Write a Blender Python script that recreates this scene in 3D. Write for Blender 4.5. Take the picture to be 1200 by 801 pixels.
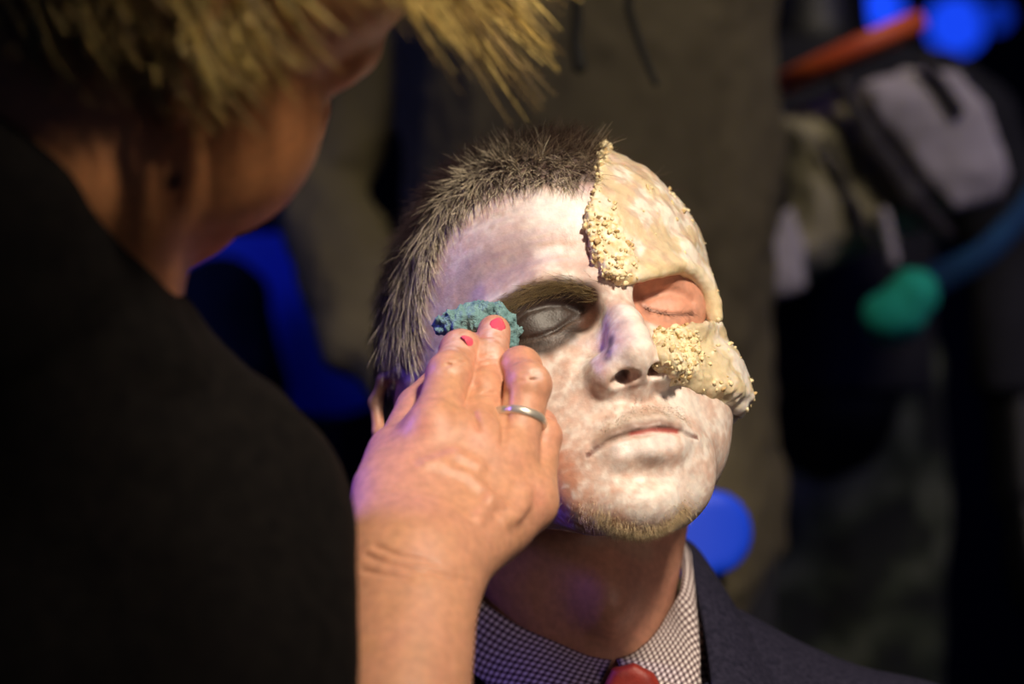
import bpy, math, random
import numpy as np
from mathutils import Vector, Matrix
random.seed(4); RNG = np.random.default_rng(11)
for o in list(bpy.data.objects): bpy.data.objects.remove(o)
S = bpy.context.scene; COL = S.collection
# ---------------------------------------------------------------- camera
CAMZ = 1.25; DIST = 1.20; FPX = 3000.0          # 90 mm lens on a 1200 px wide frame
cam = bpy.data.objects.new('camera', bpy.data.cameras.new('camera')); COL.objects.link(cam)
cam.location = (0, -DIST, CAMZ); cam.rotation_euler = (math.pi/2, 0, 0)
cam.data.lens = 90; cam.data.sensor_width = 36; cam.data.clip_start = 0.05; cam.data.clip_end = 60
cam.data.dof.use_dof = True; cam.data.dof.focus_distance = 1.125; cam.data.dof.aperture_fstop = 5.0
S.camera = cam
# ---------------------------------------------------------------- world, lights, exposure
W = bpy.data.worlds.new('world'); S.world = W; W.use_nodes = True
bg = W.node_tree.nodes['Background']; bg.inputs[0].default_value = (0.02, 0.03, 0.09, 1); bg.inputs[1].default_value = 0.25
S.view_settings.view_transform = 'Standard'; S.view_settings.look = 'None'; S.view_settings.gamma = 1
S.view_settings.use_curve_mapping = False; S.view_settings.exposure = 0.0
def light(name, kind, loc, target, energy, color, size=0.3, angle=None, blend=0.5):
    l = bpy.data.lights.new(name, kind); l.energy = energy; l.color = color
    if kind == 'AREA': l.size = size
    else: l.shadow_soft_size = size
    if kind == 'SPOT': l.spot_size = angle; l.spot_blend = blend
    o = bpy.data.objects.new(name, l); COL.objects.link(o); o.location = loc
    o.rotation_euler = (Vector(target) - Vector(loc)).to_track_quat('-Z', 'Y').to_euler()
    return o
light('key_light', 'SPOT', (0.46, -1.08, 2.22), (0.07, 0, 1.22), 132, (1.0, 0.85, 0.67), 0.09, math.radians(34), 0.9)
light('blue_light', 'SPOT', (-1.05, -0.02, 1.74), (-0.12, -0.14, 1.21), 68, (0.20, 0.11, 1.0), 0.1, math.radians(15), 0.8)
light('fill_light', 'SPOT', (0.60, -1.25, 1.30), (0.10, 0, 1.12), 14, (1.0, 0.80, 0.68), 0.25, math.radians(24), 0.9)
light('background_fill', 'SPOT', (0.9, -0.6, 2.9), (0.25, 1.0, 1.30), 75, (1.0, 0.85, 0.6), 0.3, math.radians(44), 0.8)  # unseen spot added to brighten the people and bag behind
light('blue_wash', 'SPOT', (1.3, -0.2, 2.3), (0.5, 1.0, 1.25), 16, (0.12, 0.12, 1.0), 0.3, math.radians(50), 0.8)  # unseen blue spot added to tint the things behind
light('blue_chair_fill', 'SPOT', (-1.2, -0.2, 1.7), (-0.35, 1.0, 1.25), 22, (0.10, 0.16, 1.0), 0.3, math.radians(40), 0.7)  # unseen blue spot added to light up the left chair
# ---------------------------------------------------------------- implicit-surface toolkit (numpy)
f4 = np.float32
def smin(a, b, k):
    if k <= 0: return np.minimum(a, b)
    h = np.clip(0.5+0.5*(b-a)/k, 0, 1); return b*(1-h)+a*h-k*h*(1-h)
def smax(a, b, k): return -smin(-a, -b, k)
def sstep(a, b, x):
    t = np.clip((x-a)/(b-a), 0, 1); return t*t*(3-2*t)
def rotm(rx, ry, rz):
    return np.array(Matrix.Rotation(math.radians(rz), 3, 'Z') @ Matrix.Rotation(math.radians(ry), 3, 'Y') @ Matrix.Rotation(math.radians(rx), 3, 'X'), f4)
def ell(c, r, rot=None):
    c = np.array(c, f4); r = np.array(r, f4); M = None if rot is None else rotm(*rot)
    def f(P):
        q = P-c
        if M is not None: q = q @ M
        k0 = np.sqrt(((q/r)**2).sum(1)); k1 = np.sqrt(((q/(r*r))**2).sum(1))+1e-9
        return k0*(k0-1)/k1
    return f, c, float(r.max())
def chain(pts, rad, k=0):
    pts = np.array(pts, f4); rad = np.broadcast_to(np.array(rad, f4), (len(pts),))
    def f(P):
        d = None
        for i in range(len(pts)-1):
            a = pts[i]; ba = pts[i+1]-a; t = np.clip(((P-a) @ ba)/float(ba @ ba), 0, 1)
            v = np.sqrt(((P-a-t[:, None]*ba)**2).sum(1))-(rad[i]+(rad[i+1]-rad[i])*t)
            d = v if d is None else smin(d, v, k)
        return d
    c = (pts.max(0)+pts.min(0))/2
    return f, c, float(np.sqrt(((pts-c)**2).sum(1)).max()+rad.max())
class Sdf:
    def __init__(s): s.ops = []; s.post = None
    def add(s, prim, k=0): s.ops.append((1, prim, k)); return s
    def sub(s, prim, k=0): s.ops.append((-1, prim, k)); return s
    def cut(s, fn): s.ops.append((2, (fn, np.zeros(3, f4), 1e6), 0)); return s     # intersect with a half space or region
    def mod(s, fn): s.ops.append((3, (fn, np.zeros(3, f4), 1e6), 0)); return s     # d -> fn(P, d)
    def __call__(s, P, reach=16.0):
        d = np.full(len(P), 400.0, f4)
        for op, (fn, c, R), k in s.ops:
            if op == 3: d = fn(P, d); continue
            if R < 1e5 and len(P) > 64:
                if op == 1 and (d > 300).all(): i = slice(None)
                else: i = np.nonzero(((P-c)**2).sum(1) < (R+k+reach)**2)[0]
            else: i = slice(None)
            Q = P[i]
            if len(Q) == 0: continue
            v = fn(Q)
            if op == 1: d[i] = smin(d[i], v, k)
            elif op == -1: d[i] = smax(d[i], -v, k)
            else: d[i] = np.maximum(d[i], v)
        return d
def first_full(sdf):      # broad shapes must be known everywhere
    return sdf
def mesh_sdf(sdf0, lo, hi, h, cs=4, band=None):
    bl = np.array(lo, f4)+2*h; bh = np.array(hi, f4)-2*h           # close the surface where it leaves its box
    def sdf(P, reach=16.0): return np.maximum(sdf0(P, reach), np.maximum(bl-P, P-bh).max(1)).astype(f4)
    lo = np.array(lo, f4); n = np.ceil((np.array(hi)-lo)/(h*cs)).astype(int)
    ax = [lo[i]+h*cs*(np.arange(n[i])+0.5) for i in range(3)]
    G = np.stack(np.meshgrid(*ax, indexing='ij'), -1).reshape(-1, 3).astype(f4)
    band = band or h*cs*1.5+2
    dc = sdf(G, reach=band+h*cs).reshape(n)
    act = np.abs(dc) < band
    N = n*cs
    D = np.repeat(np.repeat(np.repeat(np.where(dc < 0, f4(-9), f4(9)), cs, 0), cs, 1), cs, 2)
    A = np.repeat(np.repeat(np.repeat(act, cs, 0), cs, 1), cs, 2)
    ii = np.nonzero(A.ravel())[0]
    idx = np.stack(np.unravel_index(ii, N), 1)
    vals = np.empty(len(ii), f4)
    for s0 in range(0, len(ii), 400000):
        vals[s0:s0+400000] = sdf((lo+h*(idx[s0:s0+400000]+0.5)).astype(f4))
    D.ravel()[ii] = vals
    s = D < 0
    c = s[:-1, :-1, :-1].astype(np.uint8)
    cnt = np.zeros_like(c)
    for a in (0, 1):
        for b in (0, 1):
            for e in (0, 1): cnt += s[a:N[0]-1+a, b:N[1]-1+b, e:N[2]-1+e]
    cell = (cnt > 0) & (cnt < 8)
    ci = np.stack(np.nonzero(cell), 1)
    vid = np.full(cell.shape, -1, np.int32); vid[cell] = np.arange(len(ci))
    acc = np.zeros((len(ci), 3)); num = np.zeros(len(ci))
    cor = [(a, b, e) for a in (0, 1) for b in (0, 1) for e in (0, 1)]
    val = {k: D[ci[:, 0]+k[0], ci[:, 1]+k[1], ci[:, 2]+k[2]] for k in cor}
    for k in cor:
        for axx in range(3):
            if k[axx]: continue
            k2 = list(k); k2[axx] = 1; k2 = tuple(k2); a, b = val[k], val[k2]
            m = (a < 0) != (b < 0); t = np.where(m, a/np.where(m, a-b, 1), 0)
            p = np.array(k, float)[None].repeat(len(ci), 0); p[:, axx] += t
            acc += p*m[:, None]; num += m
    V = lo+h*(ci+acc/num[:, None]+0.5)
    F = []
    for axx in range(3):
        sl0 = [slice(1, N[i]-1) for i in range(3)]; sl0[axx] = slice(0, N[axx]-1)
        sl1 = list(sl0); sl1[axx] = slice(1, N[axx])
        a = s[tuple(sl0)]; b = s[tuple(sl1)]
        e = np.stack(np.nonzero(a != b), 1); off = np.ones(3, int); off[axx] = 0; e = e+off
        flip = s[e[:, 0], e[:, 1], e[:, 2]]
        u = (axx+1) % 3; w = (axx+2) % 3
        du = np.zeros(3, int); du[u] = 1; dw = np.zeros(3, int); dw[w] = 1
        q = [vid[tuple((e-x).T)] for x in (du+dw, dw, 0*du, du)]
        q = np.stack(q, 1); q[~flip] = q[~flip][:, ::-1]
        F.append(q[(q >= 0).all(1)])
    F = np.concatenate(F)
    V = V.astype(f4)
    for _ in range(2):
        g = grad(sdf, V, h*0.4); d = sdf(V); V = (V-np.clip(d, -h, h)[:, None]*g*0.8).astype(f4)
    return V, F
def grad(sdf, P, e):
    g = np.stack([sdf((P+np.eye(3, dtype=f4)[i]*e).astype(f4))-sdf((P-np.eye(3, dtype=f4)[i]*e).astype(f4)) for i in range(3)], 1)
    return g/(np.sqrt((g*g).sum(1))[:, None]+1e-9)
def hash3(i):
    i = i.astype(np.int64); h = (i[..., 0]*73856093) ^ (i[..., 1]*19349663) ^ (i[..., 2]*83492791)
    h = (h ^ (h >> 13))*1274126177; return ((h ^ (h >> 16)) & 0xffff)/65535.0
def noise(P, s=1.0, seed=0):
    P = np.asarray(P, float)/s+seed*17.3; i = np.floor(P); f = P-i; f = f*f*(3-2*f); r = 0
    for a in (0, 1):
        for b in (0, 1):
            for c in (0, 1):
                w = (f[:, 0] if a else 1-f[:, 0])*(f[:, 1] if b else 1-f[:, 1])*(f[:, 2] if c else 1-f[:, 2])
                r = r+w*hash3(i+np.array([a, b, c]))
    return r
def fbm(P, s, seed=0, o=3): return sum(noise(P, s/2**k, seed+k)*0.5**k for k in range(o))/sum(0.5**k for k in range(o))
def worley(P, s, seed=0):
    P = np.asarray(P, float)/s+seed*7.7; i0 = np.floor(P); best = np.full(len(P), 9.0); cid = np.zeros(len(P))
    for a in (-1, 0, 1):
        for b in (-1, 0, 1):
            for c in (-1, 0, 1):
                k = i0+np.array([a, b, c]); o = k+np.stack([hash3(k+np.array([0, 0, 50])), hash3(k+np.array([90, 0, 0])), hash3(k+np.array([0, 130, 0]))], 1)
                d = ((P-o)**2).sum(1); m = d < best; best = np.where(m, d, best); cid = np.where(m, hash3(k+np.array([11, 23, 5])), cid)
    return np.sqrt(best), cid
def polyd(P, pts):      # distance to a polyline
    pts = np.array(pts, float); d = np.full(len(P), 1e9)
    for a, b in zip(pts[:-1], pts[1:]):
        ba = b-a; t = np.clip(((P-a) @ ba)/(ba @ ba+1e-12), 0, 1); d = np.minimum(d, np.sqrt(((P-a-t[:, None]*ba)**2).sum(1)))
    return d
def poly2(Q, poly):     # signed distance to a 2D polygon, negative inside
    poly = np.array(poly, float); d = np.full(len(Q), 1e9); s = np.zeros(len(Q), bool)
    for i in range(len(poly)):
        a = poly[i]; b = poly[i-1]; e = b-a; w = Q-a
        t = np.clip((w @ e)/(e @ e), 0, 1); d = np.minimum(d, ((w-t[:, None]*e)**2).sum(1))
        c = ((a[1] > Q[:, 1]) != (b[1] > Q[:, 1])) & (Q[:, 0] < (b[0]-a[0])*(Q[:, 1]-a[1])/(b[1]-a[1]+1e-12)+a[0]); s ^= c
    return np.where(s, -1, 1)*np.sqrt(d)
# ---------------------------------------------------------------- object helpers
def tag(o, label=None, cat=None, group=None, kind=None):
    if label: o['label'] = label
    if cat: o['category'] = cat
    if group: o['group'] = group
    if kind: o['kind'] = kind
    return o
def mesh_obj(name, V, F, mat=None, parent=None, cols=None, smooth=True, uvs=None):
    me = bpy.data.meshes.new(name)
    V = np.asarray(V, f4); me.vertices.add(len(V)); me.vertices.foreach_set('co', V.ravel())
    if isinstance(F, np.ndarray):
        n = F.shape[1]; me.loops.add(F.size); me.loops.foreach_set('vertex_index', F.astype(np.int32).ravel())
        me.polygons.add(len(F)); me.polygons.foreach_set('loop_start', np.arange(0, F.size, n, dtype=np.int32))
        lv = F.ravel()
    else:
        me.from_pydata([tuple(v) for v in V], [], F) if False else None
        lens = [len(f) for f in F]; lv = np.array([i for f in F for i in f], np.int32)
        me.loops.add(len(lv)); me.loops.foreach_set('vertex_index', lv); me.polygons.add(len(F))
        me.polygons.foreach_set('loop_start', np.concatenate([[0], np.cumsum(lens)[:-1]]).astype(np.int32))
    me.update(calc_edges=True); me.validate()
    if smooth: me.polygons.foreach_set('use_smooth', np.ones(len(me.polygons), bool))
    if cols is not None:
        a = me.color_attributes.new('col', 'FLOAT_COLOR', 'POINT')
        a.data.foreach_set('color', np.concatenate([cols, np.ones((len(cols), 1))], 1).astype(f4).ravel())
    if uvs is not None:
        u = me.uv_layers.new(name='uv'); u.data.foreach_set('uv', np.asarray(uvs, f4)[lv].ravel())
    o = bpy.data.objects.new(name, me); COL.objects.link(o)
    if mat: me.materials.append(mat)
    if parent: o.parent = parent
    return o
def merge(parts):       # [(V,F,C)...] of quads -> one
    n = 0; Vs, Fs, Cs = [], [], []
    for V, F, C in parts: Vs.append(V); Fs.append(F+n); Cs.append(C); n += len(V)
    return np.concatenate(Vs), np.concatenate(Fs), np.concatenate(Cs)
class Mat:
    def __init__(s, name, base=(.5, .5, .5), rough=.6, **kw):
        s.m = bpy.data.materials.new(name); s.m.use_nodes = True; s.t = s.m.node_tree; s.b = s.t.nodes['Principled BSDF']
        s.b.inputs['Base Color'].default_value = (*base, 1); s.b.inputs['Roughness'].default_value = rough
        for k, v in kw.items(): s.b.inputs[k.replace('_', ' ')].default_value = v
    def node(s, t, **kw):
        n = s.t.nodes.new(t)
        for k, v in kw.items():
            if k in n.inputs: n.inputs[k].default_value = v
            else: setattr(n, k, v)
        return n
    def link(s, a, b): s.t.links.new(a, b)
    def coords(s): return s.node('ShaderNodeTexCoord').outputs['Object']
    def noisecol(s, c1, c2, scale, detail=4, attr=False, amt=1.0):
        n = s.node('ShaderNodeTexNoise', Scale=scale, Detail=detail); s.link(s.coords(), n.inputs['Vector'])
        r = s.node('ShaderNodeValToRGB'); s.link(n.outputs[0], r.inputs[0])
        r.color_ramp.elements[0].position = .3; r.color_ramp.elements[1].position = .7
        r.color_ramp.elements[0].color = (*c1, 1); r.color_ramp.elements[1].color = (*c2, 1)
        if attr:
            a = s.node('ShaderNodeAttribute', attribute_name='col'); m = s.node('ShaderNodeMix', data_type='RGBA', blend_type='MULTIPLY')
            m.inputs[0].default_value = amt; s.link(a.outputs[0], m.inputs[6]); s.link(r.outputs[0], m.inputs[7]); s.link(m.outputs[2], s.b.inputs['Base Color'])
        else: s.link(r.outputs[0], s.b.inputs['Base Color'])
        return s
    def bump(s, scale, strength, dist=0.001, detail=4, kind='ShaderNodeTexNoise', stretch=None):
        n = s.node(kind, Scale=scale)
        if 'Detail' in n.inputs: n.inputs['Detail'].default_value = detail
        v = s.coords()
        if stretch:
            mp = s.node('ShaderNodeMapping'); mp.inputs['Scale'].default_value = stretch; s.link(v, mp.inputs['Vector']); v = mp.outputs[0]
        s.link(v, n.inputs['Vector'])
        b = s.node('ShaderNodeBump', Strength=strength, Distance=dist); s.link(n.outputs[0], b.inputs['Height'])
        if s.b.inputs['Normal'].is_linked: s.link(s.b.inputs['Normal'].links[0].from_socket, b.inputs['Normal'])
        s.link(b.outputs[0], s.b.inputs['Normal']); return s
def px(x, y, Y):         # a point of the place (mm) seen at photo position (x, y) and standing at depth Y (mm)
    d = DIST*1000+Y; return np.array([(x-600)*d/FPX, Y, CAMZ*1000-(y-400.5)*d/FPX])
def strands(roots, dirs, lens, rad, cols, curve=None, segs=3, sides=3):   # thin tapered hairs, all in one mesh
    n = len(roots); T = np.linspace(0, 1, segs+1)
    d = dirs/np.linalg.norm(dirs, axis=1)[:, None]
    a = np.cross(d, np.array([.3, .5, .81])); a /= np.linalg.norm(a, axis=1)[:, None]; b = np.cross(d, a)
    V = []; C = []
    for j, t in enumerate(T):
        c = roots+d*(lens*t)[:, None]
        if curve is not None: c = c+curve*(t*t)
        r = rad*(1-0.85*t)
        for s in range(sides):
            an = 2*math.pi*s/sides; V.append(c+(a*math.cos(an)+b*math.sin(an))*np.asarray(r).reshape(-1, 1)); C.append(cols(t) if callable(cols) else cols)
    V = np.stack(V, 1).reshape(-1, 3); C = np.stack(C, 1).reshape(-1, 3)
    base = (np.arange(n)*(segs+1)*sides)[:, None]; F = []
    for j in range(segs):
        for s in range(sides):
            s2 = (s+1) % sides; F.append(np.stack([base[:, 0]+j*sides+s, base[:, 0]+j*sides+s2, base[:, 0]+(j+1)*sides+s2, base[:, 0]+(j+1)*sides+s], 1))
    return V, np.concatenate(F), C
# ---------------------------------------------------------------- materials
def skin_mat(name, rough=.5, sss=.12):
    m = Mat(name, rough=rough); m.noisecol((.82, .80, .80), (1.08, 1.05, 1.03), 260, 5, attr=True)
    m.b.inputs['Subsurface Weight'].default_value = sss; m.b.inputs['Subsurface Radius'].default_value = (1, .35, .2); m.b.inputs['Subsurface Scale'].default_value = .004
    m.bump(900, .25, .0006, 3).bump(220, .18, .001, 4); return m.m
M_SKIN = skin_mat('skin'); 
M_FACE = skin_mat('painted_skin', .48, .10)
def hair_mat(name, rough=.45):
    m = Mat(name, rough=rough); m.noisecol((.75, .75, .75), (1.1, 1.1, 1.1), 300, 2, attr=True); return m.m
M_HAIR = hair_mat('hair')
# ================================================================ the made-up man
HR = np.array([[0.9523, -0.2715, -0.1391], [0.3044, 0.874, 0.3788], [0.0187, -0.4031, 0.915]]); HS = 0.93784
HT = np.array([23.64, 0, CAMZ*1000-15.64])
def h2w(P): return (np.asarray(P, float) @ HR.T)*HS+HT        # head frame (mm) -> place (mm)
def w2h(P): return ((np.asarray(P, float)-HT)/HS) @ HR
CAMP = np.array([0, -DIST*1000, CAMZ*1000.0])
def make_trace(sdf, w2l):
    def tr(x, y):
        o = w2l(CAMP[None])[0]; e = w2l(px(x, y, 0)[None])[0]-o; L = np.linalg.norm(e); e = e/L; t = L*0.7; best = (1e9, t)
        for _ in range(240):
            p = (o+e*t).astype(f4)[None]; d = float(np.asarray(sdf(p)).ravel()[0])
            if d < best[0]: best = (d, t)
            if d < 0.05 or t > L*1.3: break
            t += max(min(d, 40)*0.6, 0.15)
        return o+e*best[1]
    return tr
def head_base(s, man=True):
    a = s.add
    a(ell((-2, 16, 29), (80, 98, 93)))
    a(ell((0, -20, 44), (63, 67, 54)), 22)
    a(ell((0, -26, -28), (54, 56, 62)), 26)
    for q in (-1, 1):
        a(ell((q*49, -42, -27), (18, 22, 15)), 18)
        a(chain([(q*56, 12, -30), (q*48, 0, -54), (q*20, -60, -93)], (11, 11, 11), 4), 24)
        a(ell((q*49, -14, -32), (17, 32, 32)), 22)
        a(ell((q*38, -48, -52), (21, 24, 28)), 20)
    a(ell((-2, -76, -98), (20, 17, 13.5)), 14)
    for q in (-1, 1): a(ell((q*27, -70, -80), (13, 12, 18)), 14)
    a(ell((2, -66, -66), (33, 29, 29)), 16)
    for q in (-1, 1): a(ell((q*21, -63, -38), (14, 20, 19)), 12)
    # brow
    for q, dz in ((-1, 0), (1, 5)):
        a(chain([(q*10, -80, 9+dz*.6), (q*30, -77, 11+dz), (q*48, -60, 7+dz)], (7.5, 8.5, 8), 4), 14)
    a(ell((0, -80, 12), (12, 12, 10)), 8)
    # nose
    a(chain([(1.5, -70, 2), (0, -75, -20), (-1, -82, -38)], (8.5, 11.5, 13), 6), 7)
    a(chain([(1.5, -81.5, 1), (0.5, -92, -14), (-1, -97.5, -24), (-1.5, -99.5, -31.5)], (7.2, 8.2, 9.6, 11.6), 4), 8)
    return s
EYES = ((-31.5, -61.5, -2.5), (33.5, -61.5, 3.5))
s = Sdf(); head_base(s)
for c in EYES:
    q = np.sign(c[0])
    s.sub(ell((c[0]+q*0, -85, c[2]+1), (17, 11, 9.5)), 12)
    s.sub(ell((q*17, -84, c[2]), (6, 7, 7)), 7)
for c in EYES: s.add(ell(c, (15.5, 13.6, 13.8)), 11)
s.add(ell((-13.5, -90, -38.8), (7.6, 12.5, 9), (20, 0, 0)), 8); s.add(ell((12.5, -91, -36.5), (7.2, 13, 8.8), (20, 0, 0)), 8)
s.add(chain([(-1.5, -104, -39), (0, -99, -44), (1.5, -92, -47)], (4.6, 3.8, 5), 2), 4)
# lips
s.add(chain([(-24, -84, -74.5), (-13, -90, -70), (-4, -92.5, -67), (1, -92.5, -67.5), (6, -92.5, -66), (17, -90, -66.5), (27, -84, -68.5)], (1.6, 3.8, 5, 4.8, 5, 3.8, 1.6), 3), 7)
s.add(chain([(-17, -83, -76.5), (-10, -88, -78.5), (1.5, -91.5, -77.5), (14, -89.5, -75), (25, -83, -70.5)], (1.6, 5, 6.6, 5.4, 1.6), 3), 5)
s.sub(ell((-1, -97.8, -89.5), (18, 9, 5.5)), 6)
s.sub(chain([(1.5, -101.5, -51), (1, -101, -62)], (3, 3.4)), 5)
# ears
for q in (-1, 1):
    E_ = lambda l: [(q*(x-1), y-3, z-11) for x, y, z in l]
    s.add(ell((q*76, 15, -19), (4, 14, 24), (0, q*6, q*-22)), 5)
    s.add(chain(E_([(74, 6, -4), (77, 8, 10), (81, 16, 20), (86, 27, 21), (90, 35, 12), (90, 35, -4), (86, 29, -20), (80, 18, -32), (76, 9, -34)]), (2.6, 2.8, 3.2, 3.4, 3.4, 3.2, 3.4, 5, 3), 3), 3)
    s.sub(ell((q*83, 17, -17), (7, 8.5, 14), (0, 0, q*-22)), 4)
# neck into the chest (place coordinates brought into the head frame)
NK = w2h([px(640, 520, 62), px(664, 640, 56), px(686, 790, 74), px(690, 900, 100)])
s.add(chain(NK, (58, 54, 56, 72), 10), 16)
s.add(chain(w2h([px(560, 600, 30), px(700, 775, 25)]), (13, 10)), 22); s.add(chain(w2h([px(776, 600, 42), px(722, 775, 25)]), (12, 10)), 22)
s.add(ell(w2h([px(712, 700, 4)])[0], (10, 12, 14)), 26)
tr0 = make_trace(s, w2h)
# fine creases traced on the face
mouth = [tr0(*p) for p in ((689, 533), (697, 527), (710, 519), (725, 513), (745, 508), (765, 504), (785, 504), (803, 508), (817, 512))]
s.sub(chain(mouth, (.7, 1.1, 1.5, 1.7, 1.9, 2, 1.8, 1.3, .8)), .9)
lashR = [tr0(*p) for p in ((604, 398), (618, 397), (635, 393), (652, 386), (667, 376), (678, 370))]
lashL = [tr0(*p) for p in ((752, 357), (762, 363), (775, 366), (790, 368), (803, 368), (812, 366))]
for L_ in (lashR, lashL): s.sub(chain(L_, .7), 1.2)
foldR = [tr0(*p) for p in ((600, 378), (618, 364), (642, 357), (664, 357), (680, 364))]
foldL = [tr0(*p) for p in ((756, 349), (770, 343), (786, 341), (800, 345), (812, 353))]
s.sub(chain(foldR, .5), 3); s.sub(chain(foldR[3:], 1.1), 2); s.sub(chain(foldL, .9), 4)
bagR = [tr0(*p) for p in ((606, 412), (630, 412), (655, 402), (678, 386))]
cd_ = w2h(CAMP[None])[0]
def inw(p, t): e = p-cd_; return p+e/np.linalg.norm(e)*t
nA, nB, nC, nD = (tr0(*p) for p in ((723, 448), (741, 440), (764, 436), (775, 433)))
s.sub(chain([inw(nA, .5), inw(nB, .5)], (3.3, 3.5)), 1.5); s.sub(chain([inw((nA+nB)/2, 1), (-6.5, -93, -37)], (4, 3)), 1.5)
s.sub(chain([inw(nC, .5), inw(nD, .5)], (3.3, 3.0)), 1.5); s.sub(chain([inw((nC+nD)/2, 1), (5.5, -93, -35)], (3.6, 3)), 1.5)
man_sdf = s; tr = make_trace(s, w2h)
HV, HF = mesh_sdf(s, (-98, -122, -215), (98, 120, 125), 1.1)
print('head verts', len(HV))
def uz(P): P = np.asarray(P, float).reshape(-1, 3); return np.stack([np.arctan2(P[:, 0], -(P[:, 1]-10))*75, P[:, 2]], 1)
def near(P, pts, r, soft=.5): return sstep(r, r*soft, polyd(P, pts) if len(pts) > 1 else np.sqrt(((P-pts[0])**2).sum(1)))
TC = {}
def T_(*a):
    for p in a:
        if p not in TC: TC[p] = tr(*p)
    return [TC[p].copy() for p in a]
hairline = uz(T_((700, 222), (660, 220), (620, 220), (580, 230), (545, 250), (522, 275), (508, 305), (500, 340), (494, 375), (487, 410), (481, 440)))
hl_u = np.abs(hairline[:, 0]); o_ = np.argsort(hl_u); HLU = np.concatenate([hl_u[o_], [hl_u.max()+6, 128, 150, 240]]); HLZ = np.concatenate([hairline[o_, 1], [-2, 6, -48, -62]])
HLU = np.concatenate([[0], HLU]); HLZ = np.concatenate([[HLZ[0]], HLZ])
def hair_depth(P): q = uz(P); return q[:, 1]-np.interp(np.abs(q[:, 0]), HLU, HLZ)
# polygons of the two latex pieces, unrolled on the head
fore_edge = T_((703, 166), (699, 200), (692, 232), (685, 255), (690, 290), (706, 325), (724, 332))
fore_low = T_((745, 322), (775, 319), (805, 322))
FPOLY = np.concatenate([uz(fore_edge), uz(fore_low), [[62, 12], [92, 14], [92, 60], [60, 108]]])
cheek_pts = T_((766, 388), (790, 385), (815, 381), (832, 380))
cheek_low = T_((846, 468), (825, 458), (805, 447), (785, 444), (774, 425), (768, 405))
CPOLY = np.concatenate([uz(cheek_pts), [[78, -8], [86, -40]], uz(cheek_low)])
print('FPOLY', FPOLY.round().tolist()); print('CPOLY', CPOLY.round().tolist()); print('HL', HLU.round(), HLZ.round())
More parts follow.
